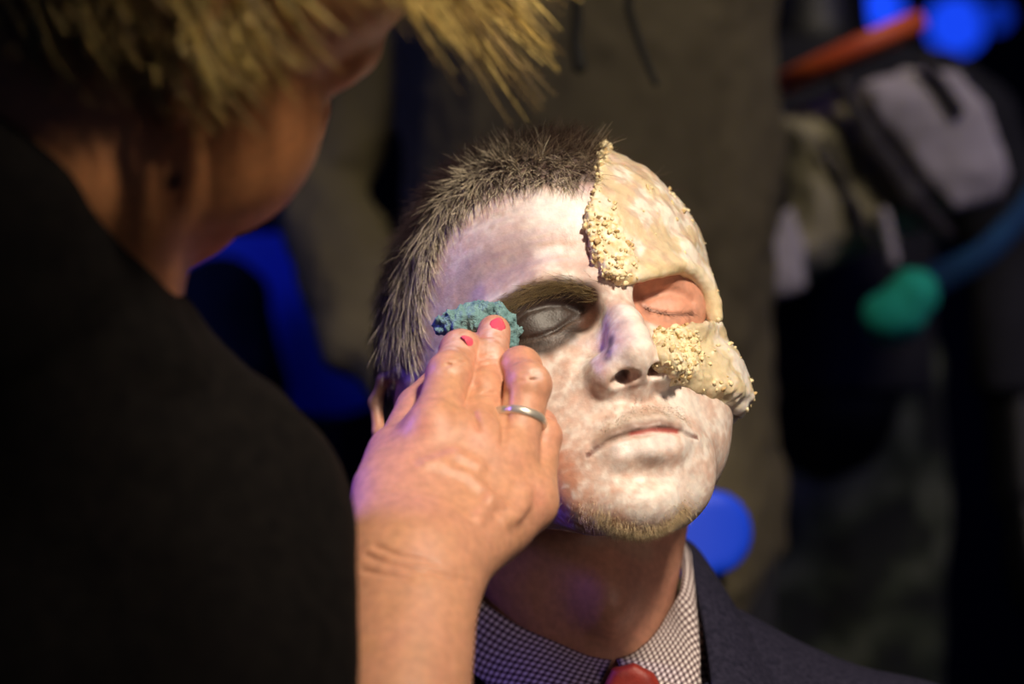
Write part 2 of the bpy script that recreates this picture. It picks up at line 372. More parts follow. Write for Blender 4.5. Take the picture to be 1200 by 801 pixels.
# ---- make-up on the skin, with some highlights and shading painted in
def mixc(a, b, t): t = np.asarray(t)[:, None]; return a*(1-t)+np.array(b)*t
def paint(P):
    n1 = fbm(P, 22, 1); n2 = fbm(P, 6, 2, 3); n3 = fbm(P*[.25, .25, 1.6], 3.2, 5, 2); n4 = fbm(P, 2.2, 9, 2)
    skin = mixc(np.tile([.50, .26, .16], (len(P), 1)), [.58, .27, .19], n1)
    # where the white paint lies: face front above jaw
    q = uz(P); chin = near(P, T_((700, 628), (755, 645), (800, 618)), 9, .2)
    edge = sstep(-124, -108, P[:, 2]+(P[:, 1]+70)*.1)*sstep(34, -6, P[:, 1]+n2*14)*sstep(-118, -60, P[:, 2]-P[:, 1]*.9)
    w = edge*np.clip(.80+.8*(n2-.5)+.6*(n4-.5), 0, 1)
    thin = near(P, T_((655, 570), (670, 605), (705, 622)), 26, .1)*.6*(.5+n2)+near(P, T_((640, 545), (650, 600)), 24, .1)*.35
    c = mixc(skin, [.72, .62, .55], np.clip(w-thin, 0, 1)); c = mixc(c, [.88, .83, .77], edge*np.clip((n2-.45)*1.8+(n4-.5)*1.0, 0, .6)); c = mixc(c, [.92, .88, .82], near(P, T_((735, 360), (752, 395)), 8, .2)*.7+near(P, T_((785, 462), (815, 478)), 12, .2)*.6+near(P, T_((770, 585), (800, 575)), 14, .2)*.35)  # last mix paints in highlights on nose bridge, cheek and chin
    fore = sstep(14, 26, P[:, 2])*sstep(14, 0, P[:, 0])
    c = mixc(c, [.66, .52, .56], fore*np.clip(.25+1.3*(n3-.42), 0, .8)*edge)
    c = mixc(c, [.93, .90, .88], near(P, T_((640, 243), (680, 248)), 16, .2)*.8+near(P, T_((632, 298), (655, 292)), 4, .3)*.6)  # forehead highlight below the hairline painted in
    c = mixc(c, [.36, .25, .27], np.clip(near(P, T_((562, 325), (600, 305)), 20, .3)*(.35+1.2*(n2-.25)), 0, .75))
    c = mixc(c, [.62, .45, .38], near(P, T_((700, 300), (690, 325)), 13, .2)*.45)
    # dark grey-brown eye shadow on his right eye
    e = np.maximum(near(P, T_((600, 386), (630, 372), (655, 368), (674, 368)), 15, .62), near(P, T_((612, 405), (640, 403), (664, 390)), 9, .3)*.92)
    br = near(P, T_((585, 364), (615, 346), (655, 336), (690, 342)), 8, .3)
    c = mixc(c, [.030, .016, .011], np.clip(np.maximum(e*1.0, br*.85)*(.9+.28*n4), 0, .99))
    c = mixc(c, [.040, .034, .028], near(P, T_((632, 374), (650, 370)), 9, 0)*.6)
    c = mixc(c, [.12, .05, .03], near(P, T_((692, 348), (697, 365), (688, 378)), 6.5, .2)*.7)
    c = mixc(c, [.16, .11, .08], near(P, [p+np.array([0, -.5, -1.8]) for p in lashR], 1.4, .2)*.45)
    # purple and dark shading painted on the nose side and under its tip
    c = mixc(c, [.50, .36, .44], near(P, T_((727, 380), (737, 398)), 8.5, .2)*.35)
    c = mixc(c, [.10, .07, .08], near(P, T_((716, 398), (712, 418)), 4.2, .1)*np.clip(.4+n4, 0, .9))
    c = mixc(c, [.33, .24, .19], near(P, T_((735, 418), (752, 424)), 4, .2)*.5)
    # unpainted pink skin around his left eye
    s_ = near(P, T_((752, 335), (770, 348), (795, 352), (818, 355)), 19, .8); s_ = s_*sstep(10.5, 13.5, P[:, 0]+(P[:, 2]+8)*.12)
    c = mixc(c, mixc(np.tile([.60, .27, .17], (len(P), 1)), [.66, .34, .24], n2), s_)
    c = mixc(c, [.30, .12, .08], near(P, T_((745, 335), (750, 350), (758, 365)), 4, .2)*.6)
    c = mixc(c, [.09, .04, .03], near(P, [p for p in lashL], 1.3, .3)*.75)
    # lips
    c = mixc(c, [.83, .74, .70], near(P, T_((725, 527), (755, 523), (785, 517)), 5.5, .4)*.8)
    c = mixc(c, [.30, .19, .16], near(P, T_((700, 520), (722, 507), (745, 499), (768, 496), (795, 500)), 4.4, .25)*.9*(.6+.7*n4))
    c = mixc(c, [.40, .30, .22], near(P, T_((705, 512), (728, 497), (755, 484), (790, 490)), 7, 0)*.5)
    c = mixc(c, [.42, .05, .04], near(P, T_((740, 508), (768, 503), (792, 505)), 2.0, .3)*.8)
    c = mixc(c, [.13, .035, .025], near(P, mouth, 1.5, .5)*.9)  # shade of the mouth groove painted as a dark line
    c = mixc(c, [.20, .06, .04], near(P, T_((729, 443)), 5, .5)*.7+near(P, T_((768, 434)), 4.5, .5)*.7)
    c = mixc(c, [.50, .36, .24], chin*.35)
    hd = hair_depth(P); c = mixc(c, [.10, .06, .05], sstep(-1, 7, hd)*.8)
    return np.clip(c, .01, 1)
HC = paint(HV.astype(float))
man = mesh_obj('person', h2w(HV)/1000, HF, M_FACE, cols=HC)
tag(man, 'seated man with closed eyes and white painted face, head tipped back, in dark suit', 'person')
HN = grad(man_sdf, HV, .6)
# ---- cropped hair
def tri_sample(V, F, wgt, n):
    a, b, c, d = (V[F[:, i]] for i in range(4)); ar = np.linalg.norm(np.cross(c-a, d-b), axis=1)/2*wgt
    f = RNG.choice(len(F), n, p=ar/ar.sum()); u = RNG.random((n, 1)); v = RNG.random((n, 1)); F = F[f]
    P = (V[F[:, 0]]*(1-u)+V[F[:, 1]]*u)*(1-v)+(V[F[:, 3]]*(1-u)+V[F[:, 2]]*u)*v
    return P.astype(float), F[:, 0]
fc = HV[HF[:, 0]].astype(float); hd = hair_depth(fc)
wg = sstep(-1.5, 4, hd)*(fc[:, 0] < 62)*np.where(fc[:, 0] > 20, .5, 1)*(1-((fc[:, 1] > 60) & (fc[:, 2] < 10))*.6)
wg = wg*~((np.abs(fc[:, 0]) > 64) & (fc[:, 2] < 22) & (fc[:, 1] > -4) & (fc[:, 1] < 85)); wg = wg*(poly2(uz(fc), FPOLY) > 1)
nH = 21000; P, vi = tri_sample(HV, HF, wg, nH); N = HN[vi]
crown = np.array([5, 35, 120.]); away = P-crown; away = away-(away*N).sum(1)[:, None]*N; away /= np.linalg.norm(away, axis=1)[:, None]+1e-6
hd = hair_depth(P); clump = np.stack([fbm(P, 6, k+20, 2)-.5 for k in range(3)], 1)*2.2
side = sstep(20, 70, -P[:, 0])
d = away*(.75+.3*side)[:, None]+N*(.55+.25*sstep(60, 100, P[:, 2])-.2*side)[:, None]+clump*.5+RNG.normal(0, .3, (nH, 3))+np.array([0, .25, -.5])*(side*.7)[:, None]
ln = np.interp(hd, [-2, 6, 20, 60], [9, 14, 18, 17])*RNG.uniform(.7, 1.25, nH)
frost = sstep(50, 20, hd+RNG.normal(0, 7, nH)+side*-10)*(RNG.random(nH) < .66+.2*side)*RNG.uniform(.6, 1, nH); frost *= np.clip(.5+fbm(P, 8, 40, 2)*1.2, 0, 1)
frost *= np.where(P[:, 0] > -8, .75, 1)
dark = np.array([.035, .018, .020])*RNG.uniform(.6, 1.5, (nH, 1)); dark = mixc(dark, [.09, .04, .03], sstep(-25, 0, P[:, 0])*.7)
lite = np.array([1.0, .87, .64])*RNG.uniform(.7, 1.15, (nH, 1))
hc = lambda t: dark*(1-(frost*min(1, .05+1.5*t))[:, None])+lite*(frost*min(1, .05+1.5*t))[:, None]
V, F, C = strands(P, d, ln, .17*RNG.uniform(.8, 1.2, nH)*(1+.7*frost), hc, curve=away*(.18*ln)[:, None]-N*(.12*ln)[:, None])
mesh_obj('hair', h2w(V)/1000, F, M_HAIR, man, cols=C)['label'] = 'short dark hair dusted white at the front'
def along(pts, n, spread, lift, ln, rad, col, name, lab=None, dirv=None, jit=.25, curl=0):
    pts = np.array(pts, float); seg = np.linalg.norm(np.diff(pts, axis=0), axis=1); cs = np.concatenate([[0], np.cumsum(seg)])
    t = RNG.random(n)*cs[-1]; P = np.stack([np.interp(t, cs, pts[:, i]) for i in range(3)], 1)
    tan = np.stack([np.interp(np.clip(t+3, 0, cs[-1]), cs, pts[:, i])-np.interp(np.clip(t-3, 0, cs[-1]), cs, pts[:, i]) for i in range(3)], 1); tan /= np.linalg.norm(tan, axis=1)[:, None]+1e-9
    P = P+RNG.normal(0, 1, (n, 3))*spread; P = P.astype(f4)
    for _ in range(2): g = grad(man_sdf, P, .5); P = (P-man_sdf(P)[:, None]*g).astype(f4)
    g = grad(man_sdf, P, .5); P = P.astype(float)
    d = (tan if dirv is None else np.array(dirv, float))+g*lift+RNG.normal(0, jit, (n, 3))
    L = ln*RNG.uniform(.6, 1.3, n); c = np.array(col)*RNG.uniform(.6, 1.3, (n, 1))
    V, F, C = strands(P, d, L, rad*np.ones(n), c, curve=g*(curl*L)[:, None])
    o = mesh_obj(name, h2w(V)/1000, F, M_HAIR, man, cols=C)
    if lab: o['label'] = lab
    return o
along(T_((694, 345), (675, 339), (650, 336), (620, 343), (596, 357), (580, 367))[::1], 1100, 2.1, .3, 7.5, .10, (.26, .18, .075), 'eyebrow')
along(lashR, 45, .3, .5, 4.0, .06, (.16, .12, .09), 'eyelash', dirv=(-.3, -.5, -.8), curl=.3)
along(lashL, 80, .3, .5, 4.5, .08, (.06, .03, .02), 'eyelash', dirv=(.2, -.5, -.8), curl=.3)
along(T_((690, 600), (715, 617), (750, 626), (782, 617), (804, 598)), 3000, (4.2, 4.2, 3.6), .8, 3.2, .07, (.72, .56, .34), 'beard_stubble', 'short yellow-blond stubble along the chin', dirv=(0, -.3, -.8))
along(T_((705, 505), (728, 492), (750, 480), (785, 482), (805, 492)), 700, 3.0, .6, 1.8, .06, (.5, .38, .28), 'moustache_stubble', dirv=(0, -.2, -.8))
# ---- latex pieces
M_LATEX = Mat('latex', rough=.42).noisecol((.85, .84, .80), (1.1, 1.08, 1.05), 180, 5, attr=True); M_LATEX.bump(140, .5, .0015, 5).bump(600, .3, .0006, 3)
M_LATEX.b.inputs['Subsurface Weight'].default_value = .1; M_LATEX.b.inputs['Subsurface Scale'].default_value = .003; M_LATEX = M_LATEX.m
M_CRUMB = Mat('crumbs', rough=.6).noisecol((.7, .62, .5), (1.1, 1.08, 1.0), 500, 4, attr=True).bump(900, .4, .0006, 3).m
def yat(x, y, ly):       # head-frame point seen at (x, y) with head-frame depth ly
    o = w2h(CAMP[None])[0]; e = w2h(px(x, y, 0)[None])[0]-o; return o+e*((ly-o[1])/e[1])
def region(poly, rnd=2.0, jag=1.2):
    return lambda P: (poly2(uz(P), poly)+(fbm(P, 5, 3, 2)-.5)*2*jag).astype(f4)
regF = region(FPOLY, jag=2.0)
lip_pts = [yat(732, 327, -93), yat(752, 322, -92), yat(775, 317, -89), yat(800, 313, -83), yat(817, 322, -75), yat(828, 338, -69), yat(836, 355, -66), yat(838, 371, -64)]
fs = Sdf()
ROT = rotm(33, 27, 41)
def crustF(P): return np.clip(np.maximum(np.maximum(sstep(12, 6, polyd(P, fore_edge[3:])), sstep(8, 3, polyd(P, fore_edge[:4]))), near(P, T_((712, 265), (718, 290), (728, 312)), 11, .4))+(fbm(P, 6, 44, 2)-.5)*.5, 0, 1)
def crustC(P): return np.clip(near(P, T_((775, 395), (795, 400), (802, 422), (785, 430)), 12, .5)+near(P, T_((812, 392), (832, 398)), 8, .3)+(fbm(P, 6, 45, 2)-.5)*.6, 0, 1)
def relief(P, m, s1, amp):
    o = np.zeros(len(P)); i = np.nonzero(m > .02)[0]
    if len(i):
        Q = P[i]+(np.stack([noise(P[i], 1.6, k) for k in (1, 2, 3)], 1)-.5)*1.1
        a, _ = worley(Q, s1); b, _ = worley(Q, s1*.5, 3); o[i] = m[i]*(amp*(1-1.25*a*a)+amp*.4*(1-1.3*b*b)+.6)
    return o
def shell_of(crust, reg, s1, amp, up, off, k):
    def f(P):
        d = man_sdf(P); o = np.maximum(d-off, 4).astype(f4); i = np.nonzero(np.abs(d-off) < 13)[0]
        if len(i) == 0: return o
        Q = P[i]; r = reg(Q); j = r < 9; o[i] = np.maximum(d[i]-off, r-1); i = i[j]; Q = Q[j].astype(float)
        if len(i) == 0: return o
        o[i] = smax(d[i]-off-up(Q)-relief(Q, crust(Q), s1, amp), r[j], k); return o.astype(f4)
    return f
shell = shell_of(crustF, regF, 3.0, 1.9, lambda P: (fbm(P, 14, 8, 3)-.5)*3.5+(fbm(P @ ROT*[1, .5, 1.5], 7, 12, 2)-.5)*1.2, 3.6, 3.0)
fs.add((shell, np.zeros(3, f4), 1e6))
fs.add(chain(lip_pts, (3.2, 3.2, 3.2, 3.2, 3.6, 4.0, 4.0, 3.8), 1), 3)
fs.add(chain([p*[.96, .97, 1]+[0, 0, 5.5] for p in lip_pts[2:]], 3.2, 1), 5)
fs.add(chain([yat(800, 290, -78), yat(822, 318, -68), yat(832, 345, -62)], (4, 4, 3)), 6)
FV, FF = mesh_sdf(fs, (-15, -112, -25), (105, 45, 130), .75)
n2 = fbm(FV @ ROT, 10, 3, 4); n3 = fbm(FV @ ROT*[1, .6, 1.8], 6, 6, 4)
C = mixc(np.tile([.70, .56, .38], (len(FV), 1)), [.86, .80, .72], sstep(.42, .6, n2)); C = mixc(C, [.58, .40, .32], sstep(.50, .66, n3)*.6)
C = mixc(C, [.86, .70, .40], near(FV, lip_pts[1:], 6, .4)*.8); C = mixc(C, [.80, .62, .30], near(FV, fore_edge[:3], 6, .2)*.6)
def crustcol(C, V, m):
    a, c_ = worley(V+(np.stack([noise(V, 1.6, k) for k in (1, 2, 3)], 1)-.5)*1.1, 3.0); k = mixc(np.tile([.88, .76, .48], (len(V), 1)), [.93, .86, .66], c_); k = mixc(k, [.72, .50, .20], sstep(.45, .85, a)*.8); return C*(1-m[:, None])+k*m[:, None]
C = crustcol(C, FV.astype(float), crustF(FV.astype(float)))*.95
fp = mesh_obj('forehead_latex', h2w(FV)/1000, FF, M_LATEX, man, cols=C); fp['label'] = 'cream latex skin flap over forehead'
cs_ = Sdf(); regC = region(CPOLY, jag=2.2)
shell2 = shell_of(crustC, regC, 3.0, 2.1, lambda P: (fbm(P, 11, 31, 3)-.5)*6+sstep(15, 70, uz(P)[:, 0])*3.5, 3.5, 4.0)
cs_.add((shell2, np.zeros(3, f4), 1e6))
cs_.add(chain([yat(818, 455, -72), yat(838, 466, -64), yat(855, 470, -56)], (4.5, 5, 5)), 5)
cs_.add(chain([yat(845, 425, -58), yat(858, 450, -54)], (7, 7)), 8)
cs_.add(ell(yat(864, 475, -56), (5.2, 5, 4.6)), 2)
cs_.add(chain([yat(786, 441, -86), yat(800, 448, -80), yat(812, 452, -76)], (3, 3.5, 4)), 4)
CV, CF = mesh_sdf(cs_, (0, -112, -75), (105, 20, 20), 0.65)
n2 = fbm(CV, 9, 5); C = mixc(np.tile([.70, .58, .38], (len(CV), 1)), [.80, .75, .72], sstep(.42, .6, n2)*sstep(30, 60, uz(CV)[:, 0])); C = mixc(C, [.66, .48, .22], near(CV, [yat(818, 450, -74), yat(835, 458, -68)], 8, .2)*.7)
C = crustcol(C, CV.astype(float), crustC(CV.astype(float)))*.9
cp = mesh_obj('cheek_latex', h2w(CV)/1000, CF, M_LATEX, man, cols=C); cp['label'] = 'lumpy torn latex wound on cheek'
import bmesh
bm = bmesh.new(); bmesh.ops.create_icosphere(bm, subdivisions=2, radius=1); bm.verts.ensure_lookup_table()
IV = np.array([v.co[:] for v in bm.verts]); IF = np.array([[v.index for v in f.verts] for f in bm.faces]); bm.free()
def crumbs(centres, radii, cols, name, parent, to_w=h2w):
    Vs, Fs, Cs = [], [], []
    for i, (c, r, k) in enumerate(zip(centres, radii, cols)):
        nz = 1+1.5*(noise(IV+i*3.1, .7)-.5); v = IV*nz[:, None]*r*RNG.uniform(.6, 1.3, 3)
        Vs.append(v+c); Fs.append(IF+len(IV)*i); Cs.append(np.tile(k, (len(IV), 1)))
    o = mesh_obj(name, to_w(np.concatenate(Vs))/1000, np.concatenate(Fs), M_CRUMB, parent, cols=np.concatenate(Cs)); tag(o, kind='stuff'); return o
def crumb_set(V, F, weight, n, rr, parent, sdf):
    P, vi = tri_sample(V, F, weight, n); r = RNG.uniform(*rr, n)**1.0
    g = grad(sdf, P.astype(f4), .5); P = P+g*(r*RNG.uniform(-.35, .5, n))[:, None]
    c = mixc(np.tile([.86, .72, .42], (n, 1)), [.90, .82, .60], RNG.random(n)); c = mixc(c, [.55, .36, .14], (RNG.random(n) > .82)*.7)
    return crumbs(P, r, c, 'crumbs', parent)
f0 = FV[FF[:, 0]].astype(float); w_ = crustF(f0)*(man_sdf(f0.astype(f4)) > .8)
crumb_set(FV, FF, w_+1e-9, 260, (.4, 1.3), fp, fs)
f0 = CV[CF[:, 0]].astype(float); w_ = (crustC(f0)+.03)*(man_sdf(f0.astype(f4)) > .8)
crumb_set(CV, CF, w_+1e-9, 240, (.4, 1.4), cp, cs_)
# ================================================================ the make-up artist: hand, forearm, head, shoulders
hs = Sdf()
wr = px(486, 672, -196)
mcp = dict(i=px(507, 508, -150), m=px(556, 522, -146), r=px(598, 548, -144), p=px(624, 590, -146))
# palm and wrist
for k, r0, r1 in (('i', 15, 10.5), ('m', 15, 10.5), ('r', 14, 10), ('p', 13, 9)):
    off = dict(i=(-11, 4, 0), m=(-4, 0, 0), r=(5, 2, 0), p=(12, 6, 2))[k]
    hs.add(chain([wr+np.array(off), (wr+np.array(off))*.45+mcp[k]*.55+np.array([0, 3, 0]), mcp[k]+np.array([0, 3, 0])], (r0+2, r0, r1)), 9)
hs.add(ell((mcp['i']+mcp['p']+wr)/3+np.array([0, 12, 0]), (27, 13, 32)), 12)
hs.add(chain([wr+[-13, 8, 4], px(452, 575, -160), px(462, 530, -140)], (15, 14, 11)), 12)          # ball of the thumb
fa = [wr, px(480, 730, -212), px(468, 830, -235), px(455, 960, -265), px(440, 1150, -300)]
hs.add(chain([fa[0]+[0, 2, 4], fa[1], fa[2], fa[3], fa[4]], (21, 20.5, 23.5, 28, 33)), 10)
hs.add(chain([fa[0]+[-8, 2, 0], fa[1]+[-9, 0, 0], fa[2]+[-5, 0, 0]], (17, 17.5, 20)), 10); hs.add(chain([fa[0]+[10, 2, 0], fa[1]+[8, 0, 0], fa[2]+[5, 0, 0]], (15, 17, 20)), 10)
FG = dict(
    i=([mcp['i'], px(527, 440, -126), px(540, 412, -106), px(553, 408, -84)], (10.2, 9.4, 8.6, 7.2)),
    m=([mcp['m'], px(566, 462, -122), px(573, 424, -105), px(579, 388, -89)], (10.4, 9.3, 8.4, 7.2)),
    r=([mcp['r'], px(619, 452, -130), px(610, 432, -114), px(599, 441, -101)], (10, 9.3, 8.6, 7.2)),
    p=([mcp['p'], px(636, 512, -126), px(632, 500, -112), px(622, 505, -102)], (9, 7.6, 7, 6)))
def fingers(P):
    d = None
    for pts, rad in FG.values():
        v = chain(pts, rad, 2.5)[0](P)
        for j in (1, 2): v = smin(v, ell(pts[j]+[0, -1.5, 1], [rad[j]*.98]*3)[0](P), 2.5)
        d = v if d is None else smin(d, v, .8)
    return d
hs.add((fingers, np.array(mcp['m'], f4), 120.0), 8)
for k in 'imrp': hs.add(ell(mcp[k]+[0, -4, 3], (7.5, 6, 9)), 7)                                   # knuckles
hs.add(chain([px(462, 545, -140), px(492, 480, -112), px(528, 442, -92), px(552, 424, -80)], (11.5, 10.2, 9, 7.4), 2), 5)   # thumb behind
# clefts, tendons, veins, creases
for a_, b_ in (('i', 'm'), ('m', 'r'), ('r', 'p')):
    m_ = (mcp[a_]+mcp[b_])/2; False and hs.sub(chain([m_+[0, -13.5, 2], m_*.72+wr*.28+[0, -17, 0]], (1.6, .6)), 6)
trh = make_trace(hs, lambda P: np.asarray(P, float))
R_ = lambda *a: [trh(*p) for p in a]
for v_ in (((520, 548), (550, 560), (575, 585), (560, 610)), ((500, 545), (535, 535), (560, 548)), ((575, 585), (600, 600), (615, 575)), ((590, 612), (606, 604), (616, 590))):
    hs.add(chain([p+[0, .9, 0] for p in R_(*v_)], 1.1), 5)
for c_ in (((563, 428), (583, 426)), ((562, 421), (582, 419)), ((562, 462), (580, 460)), ((610, 446), (634, 444)), ((611, 438), (633, 437)), ((521, 428), (545, 424))):
    hs.sub(chain(R_(*c_), .45), 1.2)
for c_ in (((428, 650), (455, 661), (490, 668), (530, 676), (548, 680)), ((440, 640), (470, 652), (510, 660)), ((425, 668), (450, 674), (480, 678))): hs.sub(chain(R_(*c_), .35), 2.2)
for c_ in (((560, 500), (553, 480), (557, 450)), ((590, 520), (592, 490), (594, 462))): hs.sub(chain(R_(*c_), .5), 3)
HDV, HDF = mesh_sdf(hs, (-110, -340, 960), (60, -66, 1290), 1.0)
print('hand verts', len(HDV))
n1 = fbm(HDV, 9, 3); n2 = fbm(HDV, 3, 4)
HDC = mixc(np.tile([.60, .31, .17], (len(HDV), 1)), [.62, .30, .20], n1)
for k, r in (('i', 9), ('m', 10), ('r', 9), ('p', 8)): HDC = mixc(HDC, [.66, .24, .17], near(HDV, [mcp[k]+[0, -10, 2]], r, .1)*.55)
for k in 'imrp': HDC = mixc(HDC, [.68, .30, .23], near(HDV, FG[k][0][1:], 13, .3)*.5)
HDC = mixc(HDC, [.80, .70, .66], near(HDV, [FG['m'][0][2]+[0, -8, 2], FG['m'][0][3]+[0, -7, 0]], 7, .2)*np.clip((n2-.35)*2.2, 0, .8))
HDC = mixc(HDC, [.74, .60, .52], near(HDV, [FG['i'][0][1]+[0, -8, 0], FG['i'][0][2]+[0, -8, 6]], 8, .2)*np.clip((n2-.4)*2, 0, .5))
HDC = mixc(HDC, [.74, .58, .52], near(HDV, [FG['r'][0][1]+[3, -8, 4]], 7, .2)*np.clip((n2-.35)*2, 0, .7))
HDC = mixc(HDC, [.52, .26, .14], sstep(-190, -215, HDV[:, 1])*.0)
# --- her head: the same implicit head, slimmer, bowed over him and turned away from the camera
Uu = np.array([.58, -.16, .75]); Uu /= np.linalg.norm(Uu); F_ = np.array([.47, .72, -.50]); F_ -= Uu*(F_ @ Uu); F_ /= np.linalg.norm(F_); Rr = np.cross(F_, Uu)
WS = .92; WT = px(262, 68, -330)-(Rr*74+F_*-6+Uu*-10)*WS
WM = np.stack([-Rr, -F_, Uu], 1)            # head-frame x, y, z axes in place coordinates
def wh2w(P): return (np.asarray(P, float) @ WM.T)*WS+WT
def w2wh(P): return ((np.asarray(P, float)-WT)/WS) @ WM
ws = Sdf(); head_base(ws)
for c in EYES: ws.add(ell(c, (14.5, 13.6, 13.2)), 5)
ws.add(ell((-11, -91, -38), (6.5, 11, 8)), 6); ws.add(ell((11, -91, -38), (6.5, 11, 8)), 6)
ws.add(chain([(-22, -84, -71), (0, -92, -68), (22, -84, -71)], (2, 5, 2)), 6); ws.add(chain([(-18, -84, -76), (0, -90, -78), (18, -84, -76)], (2, 6, 2)), 5)
for q in (-1, 1):
    E_ = lambda l: [(q*(x-1), y-3, z) for x, y, z in l]
    ws.add(ell((q*75, 15, -6), (4, 14, 24), (0, q*6, q*-22)), 5)
    ws.add(chain(E_([(74, 6, -4), (77, 8, 10), (81, 16, 20), (86, 27, 21), (90, 35, 12), (90, 35, -4), (86, 29, -20), (80, 18, -34), (76, 9, -34)]), (2.6, 2.8, 3.2, 3.4, 3.4, 3.2, 3.6, 6, 3), 3), 3)
    ws.sub(ell((q*82, 17, -4), (7, 8.5, 14), (0, 0, q*-22)), 4)
nb = [w2wh(p) for p in (px(110, 180, -290), px(84, 300, -270), px(70, 420, -250), px(60, 640, -210))]
ws.add(chain([(0, 30, -40)]+nb, (50, 46, 43, 46, 80), 12), 16)
for q in (-1, 1): ws.add(ell((q*46, -42, -46), (27, 30, 32)), 20)
WV, WF = mesh_sdf(ws, (-120, -125, -330), (120, 125, 128), 2.4)
WW = wh2w(WV); n1 = fbm(WV, 14, 3)
WC = mixc(np.tile([.62, .25, .09], (len(WV), 1)), [.66, .29, .12], n1)
WC = mixc(WC, [.05, .02, .015], near(WW, [px(205, 213, -352)], 1, .2)*0)
tw = make_trace(ws, w2wh); mo = tw(205, 213); WC = mixc(WC, [.06, .025, .02], near(WV.astype(float), [mo], 4.2, .6)*.95)
V, F, C = merge([(HDV.astype(float), HDF, HDC), (WW, WF, WC)])
woman = mesh_obj('person', V/1000, F, M_SKIN, cols=C)
tag(woman, 'blonde person in black jacket seen from behind, leaning in and dabbing with one hand', 'person')
# painted nails
M_NAIL = Mat('nail_polish', (.85, .10, .16), .18).m
def nail(tip, dirv, up, w, l, name='fingernail'):
    dirv = np.array(dirv, float); dirv /= np.linalg.norm(dirv); up = np.array(up, float); up -= dirv*(up @ dirv); up /= np.linalg.norm(up); sd = np.cross(dirv, up)
    V = []; n = 9
    for th in (0, .6):
        for i in range(n):
            for j in range(n):
                a = -1+2*i/(n-1); b = -1+2*j/(n-1); k = math.sqrt(max(0, 1-.35*a*a*b*b)); z = -(a*a)*w*.42-(max(0, b)**2)*.9
                V.append(tip+sd*a*w*k*(1-.18*max(0, b))+dirv*b*l*k+up*(z+th))
    F = []; o = n*n
    for i in range(n-1):
        for j in range(n-1):
            q = [i*n+j, i*n+j+1, (i+1)*n+j+1, (i+1)*n+j]; F.append(q[::-1]); F.append([x+o for x in q])
    ring = [i for i in range(n)]+[i*n+n-1 for i in range(1, n)]+[(n-1)*n+j for j in range(n-2, -1, -1)]+[i*n for i in range(n-2, 0, -1)]
    for a, b in zip(ring, ring[1:]+ring[:1]): F.append([a, b, b+o, a+o])
    ob = mesh_obj(name, np.array(V)/1000, np.array(F), M_NAIL, woman); ob['label'] = 'pink painted fingernail'; return ob
def outm(p, d=0): g = grad(hs, np.array(p, f4)[None], .5)[0]; return p+g*d
t_ = trh(584, 379); nail(outm(t_, .1), FG['m'][0][3]-FG['m'][0][2]+np.array([1.5, 0, 0]), grad(hs, np.array(t_, f4)[None], .5)[0], 3.6, 4.4)
t_ = trh(550, 398); nail(outm(t_, .1), np.array([.5, .8, .1]), grad(hs, np.array(t_, f4)[None], .5)[0], 3.2, 3.6)
# ring
M_GOLD = Mat('ring_metal', (.70, .64, .54), .32, Metallic=.7).m
ax = FG['r'][0][1]-FG['r'][0][0]; Lx = np.linalg.norm(ax); ax /= Lx; rc = FG['r'][0][0]+ax*Lx*.60; u = np.cross(ax, [0, 1, 0]); u /= np.linalg.norm(u); v = np.cross(ax, u)
V = []; F = []; nr = 64; pr = [(0, -1.9), (.55, -2.0), (1.25, -1.3), (1.45, 0), (1.25, 1.3), (.55, 2.0), (0, 1.9)]
for i in range(nr):
    a = 2*math.pi*i/nr; dd = u*math.cos(a)+v*math.sin(a)
    lo_, hi_ = 6.0, 16.0
    for _ in range(18):
        mi = (lo_+hi_)/2; g_ = hs((rc+dd*mi).astype(f4)[None])[0]
        if g_ < 0: lo_ = mi
        else: hi_ = mi
    rr_ = min(lo_, 10.6)
    V += [rc+dd*(rr_-.3+p[0])+ax*p[1] for p in pr]
np_ = len(pr)
for i in range(nr):
    for j in range(np_): F.append([i*np_+j, i*np_+(j+1) % np_, ((i+1) % nr)*np_+(j+1) % np_, ((i+1) % nr)*np_+j])
mesh_obj('ring', np.array(V)/1000, np.array(F), M_GOLD, woman)['label'] = 'silver ring on the ring finger'
# ---- sponge pinched between fingers and temple
sp = Sdf()
for a_, r_ in ((px(525, 381, -78), (6, 4, 5)), (px(546, 378, -80), (11, 6.5, 7)), (px(566, 372, -80), (9, 5.5, 7)), (px(586, 382, -79), (7, 6, 8)), (px(594, 402, -76), (5, 5, 11))): sp.add(ell(a_, r_), 4)
sp.sub(chain([px(548, 366, -92), px(552, 385, -92)], (3, 3.5)), 3); sp.sub(chain([px(562, 366, -90), px(566, 380, -90)], (2, 2)), 3)
sp.mod(lambda P, d: (d+(fbm(P, 5, 3, 3)-.5)*7+(noise(P, 1.3, 2)-.5)*1.6).astype(f4))
V, F = mesh_sdf(sp, px(490, 430, -110)-[5, 0, 5], px(620, 340, -50)+[5, 0, 5], .7)
M_SPONGE = Mat('sponge', rough=.95).noisecol((.11, .23, .24), (.24, .42, .44), 300, 5).bump(1500, .8, .0012, 2).m
tag(mesh_obj('makeup_sponge', V/1000, F, M_SPONGE), 'small torn teal makeup sponge pressed to the temple', 'sponge')
